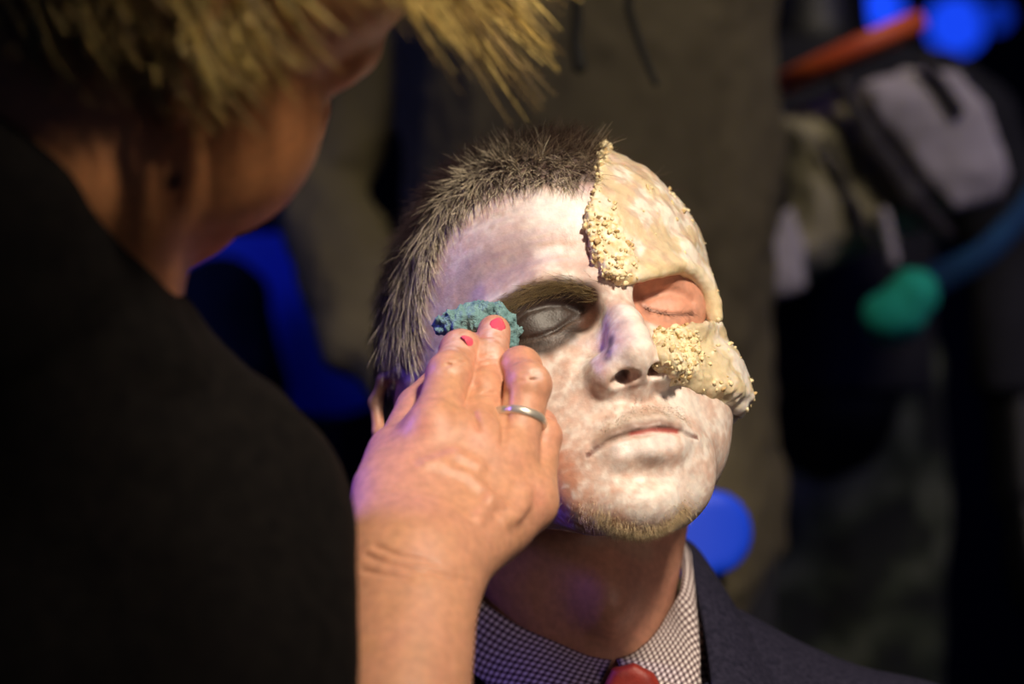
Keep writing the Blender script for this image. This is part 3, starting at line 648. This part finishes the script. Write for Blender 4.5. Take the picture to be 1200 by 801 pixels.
# ---- her blond hair
nW = 5200; fcw = WV[WF[:, 0]].astype(float)
qz = uz(fcw); wg = sstep(0, 10, fcw[:, 2]-np.interp(np.abs(qz[:, 0]), [0, 60, 80, 105, 118, 130, 240], [60, 54, 44, 46, 16, -25, -60]))*(fcw[:, 2] > -76)
P, vi = tri_sample(WV, WF, wg+1e-12, nW); N = grad(ws, P.astype(f4), .6)
part = np.array([10, 40, 112.]); away = P-part; away -= (away*N).sum(1)[:, None]*N; away /= np.linalg.norm(away, axis=1)[:, None]+1e-6
def locks(P, N, away, n, ln, r, cols, down):
    # every lock follows the skull, then hangs under its own weight
    segs = 7; sides = 4; cur = P.copy(); d = away*.8+N*.45; d /= np.linalg.norm(d, axis=1)[:, None]; path = [cur.copy()]; dirs = [d.copy()]
    for j in range(segs):
        d = d*.72+down*.28; d /= np.linalg.norm(d, axis=1)[:, None]; cur = cur+d*(ln/segs)[:, None]
        dd = ws(cur.astype(f4)); g = grad(ws, cur.astype(f4), .8); push = np.clip(4+3*RNG.random(n)-dd, 0, 12); cur = cur+g*push[:, None]
        path.append(cur.copy()); dirs.append(d.copy())
    V = []; C = []
    for j, (c, d) in enumerate(zip(path, dirs)):
        a = np.cross(d, [.3, .5, .81]); a /= np.linalg.norm(a, axis=1)[:, None]; b = np.cross(d, a); rr = r*(1-.8*(j/segs)**2)
        for s_ in range(sides): an = 2*math.pi*s_/sides; V.append(c+(a*math.cos(an)+b*math.sin(an))*rr[:, None]); C.append(cols)
    V = np.stack(V, 1).reshape(-1, 3); C = np.stack(C, 1).reshape(-1, 3); base = np.arange(n)*(segs+1)*sides; F = []
    for j in range(segs):
        for s_ in range(sides): s2 = (s_+1) % sides; F.append(np.stack([base+j*sides+s_, base+j*sides+s2, base+(j+1)*sides+s2, base+(j+1)*sides+s_], 1))
    return V, np.concatenate(F), C
down = np.tile(w2wh(WT+np.array([.75, .1, -.75])*WS), (nW, 1))+RNG.normal(0, .12, (nW, 3))
clump = RNG.normal(0, 1, (nW, 3))*.15+np.stack([fbm(P, 16, k+60, 2)-.5 for k in range(3)], 1)*1.2
cl = mixc(np.tile([.50, .32, .06], (nW, 1)), [.98, .74, .24], RNG.random(nW)); cl = mixc(cl, [.16, .09, .03], (fbm(P, 10, 77, 2) > .5)*.8)
V, F, C = locks(P, N, away+clump, nW, RNG.uniform(16, 38, nW)*(1+1.1*sstep(0, -70, P[:, 1])), RNG.uniform(.22, .7, nW), cl, down)
mesh_obj('hair', wh2w(V)/1000, F, M_HAIR, woman, cols=C)['label'] = 'blond layered hair'
# ---- black jacket: trunk, near shoulder and sleeve
js = Sdf()
js.add(chain([px(30, 830, -225), px(0, 1000, -235), px(-60, 1500, -270)], (118, 120, 120)))
js.add(chain([px(-40, 330, -300), px(10, 520, -250)], (60, 80)), 40)
sh = px(228, 610, -265)
js.add(chain([px(60, 500, -265), sh], (58, 50)), 30)
el = px(300, 1120, -330)
js.add(chain([sh, px(254, 710, -285), px(266, 870, -310), el], (50, 47, 46, 46)), 22)
js.mod(lambda P, d: (d+(fbm(P, 60, 5, 3)-.5)*10+(fbm(P*[1, 1, .5], 22, 9, 2)-.5)*4).astype(f4))
js.add(chain([px(-80, 190, -335), px(20, 250, -330), px(92, 310, -300), px(190, 425, -300)], (22, 22, 16, 12)), 12)      # collar
V, F = mesh_sdf(js, (-420, -440, 800), (5, -60, 1400), 4)
M_BLACK = Mat('black_wool', (.006, .005, .005), .9, Specular_IOR_Level=.15).noisecol((.004, .003, .003), (.009, .007, .006), 150, 5).bump(900, .4, .001, 3).m
mesh_obj('jacket', V/1000, F, M_BLACK, woman)['label'] = 'plain black jacket'
# ================================================================ the man's clothes
def grid_sheet(rows, nu, nv, thick, mat, name, parent, bulge=0, off=None, uvs=True, cols=None):
    # rows: two or more 3D polylines; smooth surface between them, given real thickness
    def res(p, n):
        p = np.array(p, float); k = len(p); t = np.linspace(0, k-1, n); out = []
        for tt in t:
            i = min(int(tt), k-2); u = tt-i; p0 = p[max(i-1, 0)]; p1 = p[i]; p2 = p[i+1]; p3 = p[min(i+2, k-1)]
            out.append(.5*((2*p1)+(-p0+p2)*u+(2*p0-5*p1+4*p2-p3)*u*u+(-p0+3*p1-3*p2+p3)*u**3))
        return np.array(out)
    R = np.stack([res(r, nu) for r in rows]); G = np.stack([res(R[:, i], nv) for i in range(nu)], 1)      # nv, nu, 3
    du = np.gradient(G, axis=1); dv = np.gradient(G, axis=0); N = np.cross(du, dv); N /= np.linalg.norm(N, axis=2)[..., None]+1e-9
    if off is not None and (N @ np.array(off, float)).mean() < 0: N = -N
    v = np.linspace(0, 1, nv)[:, None, None]; G = G+N*bulge*np.sin(np.pi*v)
    U = np.concatenate([np.zeros((nv, 1)), np.cumsum(np.linalg.norm(np.diff(G, axis=1), axis=2), axis=1)], 1).mean(0)[None].repeat(nv, 0)
    Vv = np.concatenate([np.zeros((1, nu)), np.cumsum(np.linalg.norm(np.diff(G, axis=0), axis=2), axis=0)], 0)
    n = nv*nu; V = np.concatenate([(G+N*thick).reshape(-1, 3), G.reshape(-1, 3)]); UV = np.stack([np.tile(U.ravel(), 2), np.tile(Vv.ravel(), 2)], 1)
    F = []
    for i in range(nv-1):
        for j in range(nu-1):
            q = [i*nu+j, i*nu+j+1, (i+1)*nu+j+1, (i+1)*nu+j]; F.append(q); F.append([x+n for x in q[::-1]])
    ring = list(range(nu))+[i*nu+nu-1 for i in range(1, nv)]+[(nv-1)*nu+j for j in range(nu-2, -1, -1)]+[i*nu for i in range(nv-2, 0, -1)]
    for a, b in zip(ring, ring[1:]+ring[:1]): F.append([b, a, a+n, b+n])
    return mesh_obj(name, V/1000, np.array(F), mat, parent, uvs=UV, cols=cols)
def gingham(name, per, fine=None):
    m = Mat(name, rough=.8); uv = m.node('ShaderNodeUVMap', uv_map='uv'); sp_ = m.node('ShaderNodeSeparateXYZ'); m.link(uv.outputs[0], sp_.inputs[0]); o = []
    for k in (0, 1):
        a = m.node('ShaderNodeMath', operation='MULTIPLY'); a.inputs[1].default_value = 2*math.pi/per; m.link(sp_.outputs[k], a.inputs[0])
        b = m.node('ShaderNodeMath', operation='SINE'); m.link(a.outputs[0], b.inputs[0])
        c = m.node('ShaderNodeMapRange'); c.inputs[1].default_value = -.35; c.inputs[2].default_value = .35; m.link(b.outputs[0], c.inputs[0]); o.append(c.outputs[0])
    d = m.node('ShaderNodeMath', operation='ADD'); m.link(o[0], d.inputs[0]); m.link(o[1], d.inputs[1])
    r = m.node('ShaderNodeValToRGB'); h = m.node('ShaderNodeMath', operation='MULTIPLY'); h.inputs[1].default_value = .5; m.link(d.outputs[0], h.inputs[0]); m.link(h.outputs[0], r.inputs[0])
    r.color_ramp.elements[0].color = (.74, .68, .66, 1); r.color_ramp.elements[1].color = (.045, .025, .03, 1); e = r.color_ramp.elements.new(.5); e.color = (.27, .20, .20, 1)
    m.link(r.outputs[0], m.b.inputs['Base Color']); m.bump(1500, .2, .0004, 2); return m.m
M_GING = gingham('gingham_cotton', 3.2)
def skin_at(x, y, d): p = tr(x, y); g = grad(man_sdf, np.array(p, f4)[None], .6)[0]; return h2w(p+g*d/HS)
# shirt body below the collar
shs = Sdf(); shs.add(chain([px(700, 880, 70), px(700, 1100, 40), px(700, 1900, 30)], (88, 105, 120), 30))
shs.add(chain([px(560, 870, 75), px(840, 870, 75)], (46, 46)), 40)
shs.sub(chain([px(655, 560, 60), px(688, 790, 40), px(712, 800, 8)], (58, 57, 26)), 3)
V, F = mesh_sdf(shs, (-160, -120, 700), (230, 190, 1180), 3)
shirt = mesh_obj('shirt', V/1000, F, M_GING, man, uvs=np.stack([V[:, 0]+V[:, 1]*.4, V[:, 2]], 1)); shirt['label'] = 'fine white and dark gingham shirt'
topR = [skin_at(722, 773, 1.5), skin_at(740, 765, 2), skin_at(762, 745, 2), skin_at(778, 720, 2), skin_at(787, 692, 2)+[2, 0, 0], px(797, 655, 50), px(785, 628, 105), px(720, 610, 140), px(650, 620, 140)]
botR = [px(748, 862, -34), px(772, 850, -30), px(800, 826, -20), px(820, 790, -4), px(816, 735, 18), px(806, 672, 50), px(800, 655, 116), px(730, 650, 155), px(650, 660, 158)]
grid_sheet([topR, botR], 90, 16, 1.2, M_GING, 'collar_leaf', shirt, 3.0, off=(0.3, -1, 0))
topL = [skin_at(716, 774, 1.5), skin_at(690, 768, 2), skin_at(655, 752, 2), skin_at(615, 733, 2), skin_at(580, 708, 2.5), skin_at(556, 682, 3), px(528, 640, 80), px(560, 620, 130), px(650, 620, 140)]
botL = [px(672, 872, -34), px(640, 846, -28), px(604, 822, -14), px(568, 800, 2), px(540, 770, 16), px(522, 730, 34), px(508, 680, 86), px(545, 655, 150), px(650, 660, 158)]
grid_sheet([topL, botL], 90, 16, 1.2, M_GING, 'collar_leaf', shirt, 3.0, off=(-0.3, -1, 0))
# tie
M_TIE = Mat('red_silk', (.42, .03, .015), .55).noisecol((.20, .014, .008), (.28, .025, .013), 200, 3).bump(1200, .3, .0005, 2).m
KN = [px(x, y, -22)[[0, 2]] for x, y in ((705, 806), (717, 783), (744, 776), (768, 789), (781, 814), (764, 856), (722, 856))]
def knot(P): return smax(poly2(P[:, [0, 2]], KN)+1.0, np.abs(P[:, 1]+16+((P[:, 0]-KN[2][0])/26)**2*-5)-5.5, 5).astype(f4)
ts = Sdf(); ts.add((knot, np.zeros(3, f4), 1e6)); ts.add(chain([px(742, 868, -26), px(738, 1300, -60)], (9, 26)), 4)
ts.mod(lambda P, d: (d+(fbm(P*[1, 1, .6], 7, 4, 2)-.5)*1.6).astype(f4))
V, F = mesh_sdf(ts, (20, -100, 900), (100, 20, 1110), 1.3); mesh_obj('tie', V/1000, F, M_TIE, man)['label'] = 'dark red necktie'
# jacket
M_SUIT = Mat('navy_wool', rough=.85, Specular_IOR_Level=.15).noisecol((.008, .008, .019), (.024, .022, .042), 420, 4).bump(1400, .5, .0008, 3).m
jk = Sdf(); jk.add(chain([px(700, 960, 60), px(700, 1200, 40), px(700, 1900, 30)], (112, 125, 135), 30))
jk.add(chain([px(800, 812, 72), px(1075, 928, 70)], (46, 48)), 34); jk.add(chain([px(1075, 928, 70), px(1130, 1100, 60), px(1150, 1500, 20)], (48, 44, 40)), 20)
jk.add(chain([px(590, 830, 72), px(300, 950, 70)], (44, 46)), 34); jk.add(chain([px(300, 950, 70), px(250, 1100, 60), px(230, 1500, 20)], (46, 42, 38)), 20)
jk.mod(lambda P, d: (d+(fbm(P, 45, 5, 2)-.5)*5).astype(f4))
jk.sub(chain([px(655, 560, 60), px(690, 790, 40), px(712, 810, 0)], (67, 66, 40)), 8)
jk.sub(chain([px(700, 770, -40), px(712, 850, -70), px(728, 1100, -110)], (40, 52, 34)), 6)
V, F = mesh_sdf(jk, (-340, -120, 700), (360, 200, 1180), 3)
jacket = mesh_obj('suit_jacket', V/1000, F, M_SUIT, man); jacket['label'] = 'dark navy wool suit jacket'
trj = make_trace(jk, lambda P: np.asarray(P, float))
def ja(x, y, d): p = trj(x, y); g = grad(jk, np.array(p, f4)[None], 1.5)[0]; return p+g*d
inn = [px(735, 640, 150), px(782, 636, 112), px(802, 655, 66), px(815, 700, 28), px(826, 760, 8), px(834, 830, -16), px(838, 900, -40)]
mid = [px(740, 640, 162), px(795, 640, 122), px(822, 668, 74), px(845, 715, 38), px(862, 772, 16), px(872, 840, -12), px(872, 920, -36)]
out = [px(745, 668, 170), px(806, 668, 134), px(838, 694, 88), px(874, 745, 50), px(902, 796, 26), px(922, 860, -2), px(920, 950, -32)]
grid_sheet([inn, mid, out], 70, 16, 3.0, M_SUIT, 'lapel', jacket, 2.0, off=(0.2, -1, .3))
inn = [px(640, 640, 150), px(560, 640, 118), px(512, 680, 80), px(512, 735, 40), px(530, 775, 16), px(560, 815, -8), px(600, 880, -30)]
mid = [px(640, 645, 162), px(548, 646, 128), px(494, 690, 88), px(488, 745, 48), px(504, 800, 22), px(530, 850, -6), px(570, 920, -30)]
out = [px(640, 668, 170), px(536, 668, 138), px(472, 712, 98), px(462, 770, 58), px(474, 830, 30), px(500, 890, 0), px(540, 960, -28)]
grid_sheet([inn, mid, out], 70, 16, 3.0, M_SUIT, 'lapel', jacket, 2.0, off=(-0.2, -1, .3))
# ================================================================ the room and the people behind
def box(name, lo, hi, mat, kind='structure'):
    x0, y0, z0 = lo; x1, y1, z1 = hi
    V = [(x, y, z) for x in (x0, x1) for y in (y0, y1) for z in (z0, z1)]
    F = np.array([[0, 1, 3, 2], [4, 6, 7, 5], [0, 4, 5, 1], [2, 3, 7, 6], [0, 2, 6, 4], [1, 5, 7, 3]])
    o = mesh_obj(name, V, F, mat, smooth=False)
    if kind: o['kind'] = kind
    return o
M_WALL = Mat('dark_wall', rough=.9).noisecol((.008, .009, .03), (.016, .018, .05), 2, 4).m
M_FLOOR = Mat('dark_floor', rough=.5).noisecol((.02, .018, .016), (.035, .03, .028), 3, 4).m
box('floor', (-4, -3, .05), (4, 4.2, .15), M_FLOOR); box('wall_back', (-4, 4.0, .15), (4, 4.2, 3.4), M_WALL)
def cloth(name, c1, c2, sc=60): return Mat(name, rough=.9).noisecol(c1, c2, sc, 4).bump(500, .4, .002, 3).m
def folds(amp, s, seed=0, st=(1, 1, .45)): return lambda P, d: (d+(fbm(P*np.array(st, f4), s, seed, 3)-.5)*amp).astype(f4)
def sobj(sdf, lo, hi, h, name, mat, parent=None):
    V, F = mesh_sdf(sdf, lo, hi, h); return mesh_obj(name, V/1000, F, mat, parent)
M_HOOD = cloth('olive_fleece', (.085, .068, .034), (.14, .115, .06), 14); M_DARK = cloth('black_cotton', (.006, .006, .01), (.014, .014, .02), 20)
# --- standing person in an olive hooded jacket, right behind the seated man
Yh = 800
b = Sdf(); cx = px(680, 0, Yh)[0]
b.add(chain([(cx, Yh+20, 1770), (cx, Yh+10, 1650)], (50, 58))); b.add(ell((cx, Yh, 1850), (74, 95, 112)), 20)      # neck and head, above the frame
b.add(chain([(cx-120, Yh+10, 1590), (cx+120, Yh+10, 1590)], (62, 62)), 40); b.add(chain([(cx, Yh, 1550), (cx, Yh, 1150)], (120, 118)), 30)
for q in (-1, 1): b.add(chain([(cx+q*62, Yh, 1130), (cx+q*80, Yh, 670), (cx+q*85, Yh+10, 210)], (78, 60, 42)), 20); b.add(chain([(cx+q*85, Yh+10, 185), (cx+q*92, Yh-110, 180)], (36, 30)), 10)
hood = sobj(b, (-300, 600, 140), (440, 960, 1990), 8, 'person', M_SKIN)
tag(hood, 'standing person in olive zip jacket directly behind the seated man', 'person')
b = Sdf(); b.add(chain([(cx-14, Yh-20, 1570), (cx-8, Yh-20, 1400), (cx-4, Yh-10, 1110)], (128, 132, 138))); b.add(chain([(cx+20, Yh-20, 1570), (cx+14, Yh-10, 1110)], (128, 138)), 10)
b.add(chain([(cx-120, Yh+10, 1590), (cx+130, Yh+10, 1590)], (66, 66)), 40)
b.sub(chain([(cx+44, Yh-172, 1570), (cx+38, Yh-168, 1330)], 5), 8)                                                # front seam
RA = [(cx+122, Yh, 1600), px(840, 20, Yh-20), px(842, 190, Yh-40), px(818, 385, Yh-80)]
LA = [(cx-138, Yh, 1600), px(415, 100, Yh-10), px(372, 230, Yh-30), px(440, 390, Yh-100), px(510, 480, Yh-130)]
b.add(chain(RA, (58, 46, 46, 42), 8), 12); b.add(chain(LA[:3], (56, 44, 42), 8), 12); b.add(chain(LA[2:], (42, 40, 36), 8), 6)
b.mod(folds(26, 55, 3)); b.mod(folds(8, 18, 8, (1, 1, 1)))
hj = sobj(b, (-380, 500, 980), (420, 1000, 1700), 6, 'zip_jacket', M_HOOD, hood)
M_CORD = Mat('dark_cord', (.012, .011, .01), .8).m
for p_ in ([(676, -60), (676, 20), (674, 50), (679, 78)], [(742, -60), (736, 10), (752, 60), (768, 98)]):
    trb = make_trace(b, lambda P: np.asarray(P, float)); pts = [trb(*q)-[0, 3, 0] for q in p_]
    c_ = Sdf(); c_.add(chain(pts, (3.4, 3.4, 3.4, 4.6) if p_[0][0] < 700 else (2.6, 2.6, 2.4, 2.2))); pts = np.array(pts)
    sobj(c_, pts.min(0)-8, pts.max(0)+8, 1.6, 'drawstring', M_CORD, hj)
b = Sdf()
for q in (-1, 1): b.add(chain([(cx+q*60, Yh, 1100), (cx+q*80, Yh, 670), (cx+q*85, Yh+10, 240)], (92, 72, 56)), 14)
b.mod(folds(16, 50, 6)); sobj(b, (-300, 640, 180), (440, 960, 1210), 9, 'trousers', M_DARK, hood)
# --- second standing person, dark top and camouflage trousers
Yp = 1230; b = Sdf(); cx = px(950, 0, Yp)[0]
b.add(chain([(cx, Yp+20, 1645), (cx, Yp+10, 1525)], (50, 58))); b.add(ell((cx, Yp, 1725), (74, 95, 112)), 20)
b.add(chain([(cx-110, Yp+10, 1465), (cx+110, Yp+10, 1465)], (55, 55)), 40); b.add(chain([(cx, Yp, 1425), (cx, Yp, 1200)], (110, 110)), 30)
for q in (-1, 1): b.add(chain([(cx+q*42, Yp, 1150), (cx+q*50, Yp, 670), (cx+q*66, Yp+10, 210)], (70, 55, 42)), 20); b.add(chain([(cx+q*66, Yp+10, 185), (cx+q*72, Yp-110, 180)], (36, 30)), 10)
for q in (-1, 1): b.add(chain([(cx+q*150, Yp, 1455), (cx+q*190, Yp, 1330), (cx+q*190, Yp-60, 1110)], (40, 36, 28)), 20); b.add(ell((cx+q*190, Yp-75, 1050), (20, 34, 50)), 12)
p2 = sobj(b, (cx-330, Yp-180, 150), (cx+330, Yp+160, 1980), 9, 'person', M_SKIN); tag(p2, 'standing person with mottled green trousers in the dark behind the canvas bag', 'person')
b = Sdf(); b.add(chain([(cx, Yp, 1425), (cx, Yp, 1180)], (118, 118))); b.add(chain([(cx-120, Yp+10, 1465), (cx+120, Yp+10, 1465)], (62, 62)), 40)
for q in (-1, 1): b.add(chain([(cx+q*150, Yp, 1455), (cx+q*190, Yp, 1330), (cx+q*190, Yp-55, 1130)], (50, 46, 38)), 15)
b.mod(folds(20, 60, 2)); sobj(b, (cx-360, Yp-220, 1185), (cx+360, Yp+170, 1625), 9, 'sweater', M_DARK, p2)
M_CAMO = Mat('camouflage', rough=.9); n_ = M_CAMO.node('ShaderNodeTexNoise', Scale=16, Detail=3); M_CAMO.link(M_CAMO.coords(), n_.inputs['Vector']); r_ = M_CAMO.node('ShaderNodeValToRGB'); M_CAMO.link(n_.outputs[0], r_.inputs[0])
r_.color_ramp.elements[0].position = .42; r_.color_ramp.elements[0].color = (.008, .010, .008, 1); r_.color_ramp.elements[1].position = .58; r_.color_ramp.elements[1].color = (.085, .095, .062, 1)
e_ = r_.color_ramp.elements.new(.5); e_.color = (.03, .04, .02, 1); M_CAMO.link(r_.outputs[0], M_CAMO.b.inputs['Base Color']); M_CAMO = M_CAMO.m
b = Sdf(); lx = px(945, 0, Yp)[0]
for q in (-1, 1): b.add(chain([(cx+q*42, Yp, 1215), (cx+q*50, Yp, 670), (cx+q*66, Yp+10, 240)], (88, 70, 56)), 14)
b.mod(folds(22, 50, 4)); sobj(b, (cx-330, Yp-180, 180), (cx+330, Yp+160, 1340), 8, 'trousers', M_CAMO, p2)
# --- canvas bag with flap, hanging in front of that person
Yb = 965; M_CANV = cloth('canvas', (.24, .21, .12), (.44, .40, .27), 25); M_FLAP = cloth('pale_canvas', (.34, .31, .33), (.50, .46, .50), 25); M_LEA = Mat('dark_leather', (.014, .01, .009), .6).m
def pslab(poly, Yc, th, rnd, h, name, mat, parent, seed, amp):
    P2 = [px(x, y, Yc)[[0, 2]] for x, y in poly]; A = np.array(P2)
    def f(P): e_ = poly2(P[:, [0, 2]], P2)+rnd; return (smax(e_, np.abs(P[:, 1]-Yc)-th+sstep(-30, 0, e_)*th*.4, rnd)+(fbm(P, 32, seed, 3)-.5)*amp+(fbm(P*[1.4, 1, .6], 14, seed+3, 2)-.5)*amp*.4).astype(f4)
    c_ = Sdf(); c_.add((f, np.zeros(3, f4), 1e6)); return sobj(c_, (A[:, 0].min()-15, Yc-th-15, A[:, 1].min()-15), (A[:, 0].max()+15, Yc+th+15, A[:, 1].max()+15), h, name, mat, parent)
bag = pslab([(872, 120), (985, 82), (1100, 80), (1170, 150), (1175, 235), (1120, 272), (1050, 308), (960, 348), (868, 378), (862, 330), (892, 235)], Yb, 48, 18, 4, 'canvas_bag', M_CANV, None, 7, 14)
tag(bag, 'slouchy olive and grey canvas bag with pale flap and straps', 'bag')
def slab(pts, rad, th, name, mat, parent, seed, amp=8, h=3.5):
    c_ = Sdf(); c_.add(chain(pts, rad, 8)); c_.mod(lambda P, d: (smax(d, np.abs(P[:, 1]-np.mean([p[1] for p in pts]))-th, 6)+(fbm(P, 26, seed, 3)-.5)*amp).astype(f4))
    q = np.array(pts); m_ = max(rad)+12; return sobj(c_, q.min(0)-m_, q.max(0)+m_, h, name, mat, parent)
pslab([(985, 92), (1060, 66), (1130, 72), (1168, 120), (1197, 205), (1182, 243), (1112, 262), (1072, 215), (1025, 158)], Yb-56, 15, 9, 3.5, 'flap', M_FLAP, bag, 3, 7)
pslab([(880, 300), (905, 235), (935, 225), (960, 290), (955, 345), (868, 376)], Yb-50, 10, 8, 3.5, 'side_panel', M_FLAP, bag, 9, 7)
slab([px(985, 95, Yb-62), px(1022, 165, Yb-66), px(1070, 232, Yb-62), px(1110, 275, Yb-58)], (6, 9, 11, 7), 9, 'strap', M_LEA, bag, 5, 2, h=2.5)
slab([px(1085, 72, Yb-74), px(1122, 128, Yb-76)], (5, 6), 5, 'strap', M_LEA, bag, 6, 2, h=2.5)
slab([px(965, 165, Yb-54), px(1000, 240, Yb-56), px(1025, 290, Yb-54)], (4, 4, 4), 5, 'strap', M_LEA, bag, 11, 2, h=2.5)
slab([px(1036, 250, Yb-58), px(1048, 305, Yb-56)], (5, 5), 5, 'buckle_strap', M_FLAP, bag, 12, 2, h=2.5)
# orange tray seen edge-on
M_OR = Mat('orange_plastic', (.75, .12, .03), .5).noisecol((.62, .09, .025), (.85, .16, .04), 20, 2).m
c0 = px(996, 64, Yb-10); axd = px(1084, 24, Yb-10)-c0; Rl = np.linalg.norm(axd); ux = axd/Rl; uy = np.array([0, 1., 0]); un = np.cross(ux, uy); V = []; F = []
prof = [(.01, -5), (.80, -6), (.97, -9), (1.0, -5), (1.0, 5), (.95, 8), (.90, 4), (.01, 3)]
for i in range(64):
    a = 2*math.pi*i/64
    for r, z in prof: V.append(c0+ux*math.cos(a)*r*Rl+uy*math.sin(a)*r*Rl+un*z*-1)
for i in range(64):
    for j in range(len(prof)-1): F.append([i*8+j, i*8+j+1, ((i+1) % 64)*8+j+1, ((i+1) % 64)*8+j])
tag(mesh_obj('round_tray', np.array(V)/1000, np.array(F), M_OR), 'orange round tray tilted edge-on above the canvas bag', 'tray')
# teal pouch and blue scarf under the bag
M_TEAL = cloth('teal_cloth', (.0, .30, .20), (.02, .50, .34), 20); M_BLUE = cloth('blue_cloth', (.01, .03, .35), (.02, .08, .55), 20); M_SCARF = cloth('petrol_cloth', (.005, .04, .12), (.01, .08, .2), 20)
b = Sdf(); b.add(chain([px(1036, 372, Yb-30), px(1070, 345, Yb-30)], (20, 22))); b.add(ell(px(1050, 372, Yb-30), (24, 20, 20)), 8); b.mod(folds(8, 20, 4))
tp = sobj(b, px(970, 430, Yb-90), px(1130, 290, Yb+30), 3, 'cloth_pouch', M_TEAL); tag(tp, 'small teal green cloth pouch hanging under the canvas bag', 'pouch')
grid_sheet([[px(1105, 345, Yb-10), px(1160, 310, Yb-20), px(1215, 250, Yb-10), px(1260, 180, Yb)], [px(1085, 310, Yb-10), px(1140, 285, Yb-24), px(1190, 235, Yb-14), px(1240, 160, Yb)]], 40, 10, 4, M_SCARF, 'scarf', None, 5, off=(0, -1, 0))
tag(bpy.data.objects['scarf'], 'petrol blue scarf band curving below the canvas bag', 'scarf')
# --- plastic chairs catching the blue light
M_CHAIR = Mat('blue_plastic', (.006, .06, .80), .5).m; M_METAL = Mat('dark_steel', (.05, .05, .06), .4, Metallic=1.0).m
def chair(cx_, Yc, ztop, w, hb, label):
    e = bpy.data.objects.new('plastic_chair', None); COL.objects.link(e); e.location = (cx_/1000, Yc/1000, .15); ztop -= 150; tag(e, label, 'chair', 'blue chairs')
    def part(sdf, lo, hi, h, nm, mat):
        o = sobj(sdf, lo, hi, h, nm, mat, e); return o
    b = Sdf(); b.add(chain([(-w/2+30, 0, ztop-hb/2), (w/2-30, 0, ztop-hb/2)], hb/2)); b.mod(lambda P, d: smax(d, np.abs(P[:, 1]+(P[:, 0]/w)**2*-60+10)-7, 4).astype(f4))
    part(b, (-w/2-hb, -80, ztop-hb-20), (w/2+hb, 80, ztop+20), 5, 'backrest', M_CHAIR)
    b = Sdf(); b.add(chain([(-w/2+60, -200, 450), (w/2-60, -200, 450)], 170)); b.mod(lambda P, d: smax(d, np.abs(P[:, 2]-450)-9, 5).astype(f4)); part(b, (-w/2-130, -400, 420), (w/2+130, 0, 480), 6, 'seat', M_CHAIR)
    for sx in (-1, 1):
        b = Sdf(); b.add(chain([(sx*(w/2-30), 12, ztop-hb/2), (sx*(w/2-20), -20, 450), (sx*(w/2), 40, 12)], 11)); part(b, (-w, -80, 0), (w, 80, ztop), 4, 'leg', M_METAL)
        b = Sdf(); b.add(chain([(sx*(w/2-30), -30, 440), (sx*(w/2-20), -330, 440), (sx*(w/2), -370, 12)], 11)); part(b, (-w, -400, 0), (w, 0, 470), 4, 'leg', M_METAL)
    return e
q = px(815, 572, 420); chair(q[0]-23, 420, q[2]+0, 122, 56, 'blue plastic chair whose backrest shows beside the chin and collar')
q = px(290, 272, 1300); chair(q[0], 1300, q[2], 215, 180, 'blue plastic chair on the left between the jacket sleeve and shoulder')
# black rucksack hung on that chair
b = Sdf(); b.add(chain([px(258, 362, 1150), px(262, 450, 1150)], (48, 60))); b.mod(folds(14, 40, 3))
sobj(b, px(120, 560, 1040), px(420, 240, 1260), 5, 'rucksack', M_DARK); tag(bpy.data.objects['rucksack'], 'black rucksack hung on the blue chair at the left', 'rucksack')
# --- blue stage lamps far behind
def lamp(x, y, r, st):
    c = px(x, y, 3300); e = bpy.data.objects.new('stage_lamp', None); COL.objects.link(e); e.location = c/1000; tag(e, 'blue stage lamp glowing at the top right', 'lamp', 'blue stage lamps')
    def lathe(pr, nm, mat):
        V = []; F = []; n = 40; k = len(pr)
        for i in range(n):
            a = 2*math.pi*i/n
            for rr, yy in pr: V.append((rr*math.cos(a)*r, yy*r, rr*math.sin(a)*r))
        for i in range(n):
            for j in range(k-1): F.append([i*k+j, i*k+j+1, ((i+1) % n)*k+j+1, ((i+1) % n)*k+j])
        return mesh_obj(nm, np.array(V)/1000, np.array(F), mat, e)
    m = Mat('blue_lens', (.02, .05, .6), .3); m.b.inputs['Emission Color'].default_value = (.01, .07, 1, 1); m.b.inputs['Emission Strength'].default_value = st
    lathe([(.001, 2.6), (.7, 2.5), (.95, 1.6), (1.12, .2), (1.16, 0), (1.05, 0), (1.0, .25)], 'housing', M_METAL); lathe([(1.02, .3), (.8, .12), (.4, .02), (.001, 0)], 'lens', m.m)
    return e
ls_ = [lamp(1034, 8, 38, 1.1), lamp(1122, 28, 52, .9), lamp(1168, 18, 26, .35)]
for l_, t_ in zip(ls_, ('small blue stage lamp above the orange tray', 'largest blue stage lamp above the pale bag flap', 'dimmest blue stage lamp, rightmost of the three')): l_['label'] = t_
b = Sdf(); b.add(chain([px(960, -45, 3360), px(1300, -45, 3360)], 24)); sobj(b, px(940, -20, 3320), px(1320, -70, 3400), 8, 'lamp_bar', M_METAL); tag(bpy.data.objects['lamp_bar'], 'dark steel pipe carrying the blue stage lamps', 'pipe')
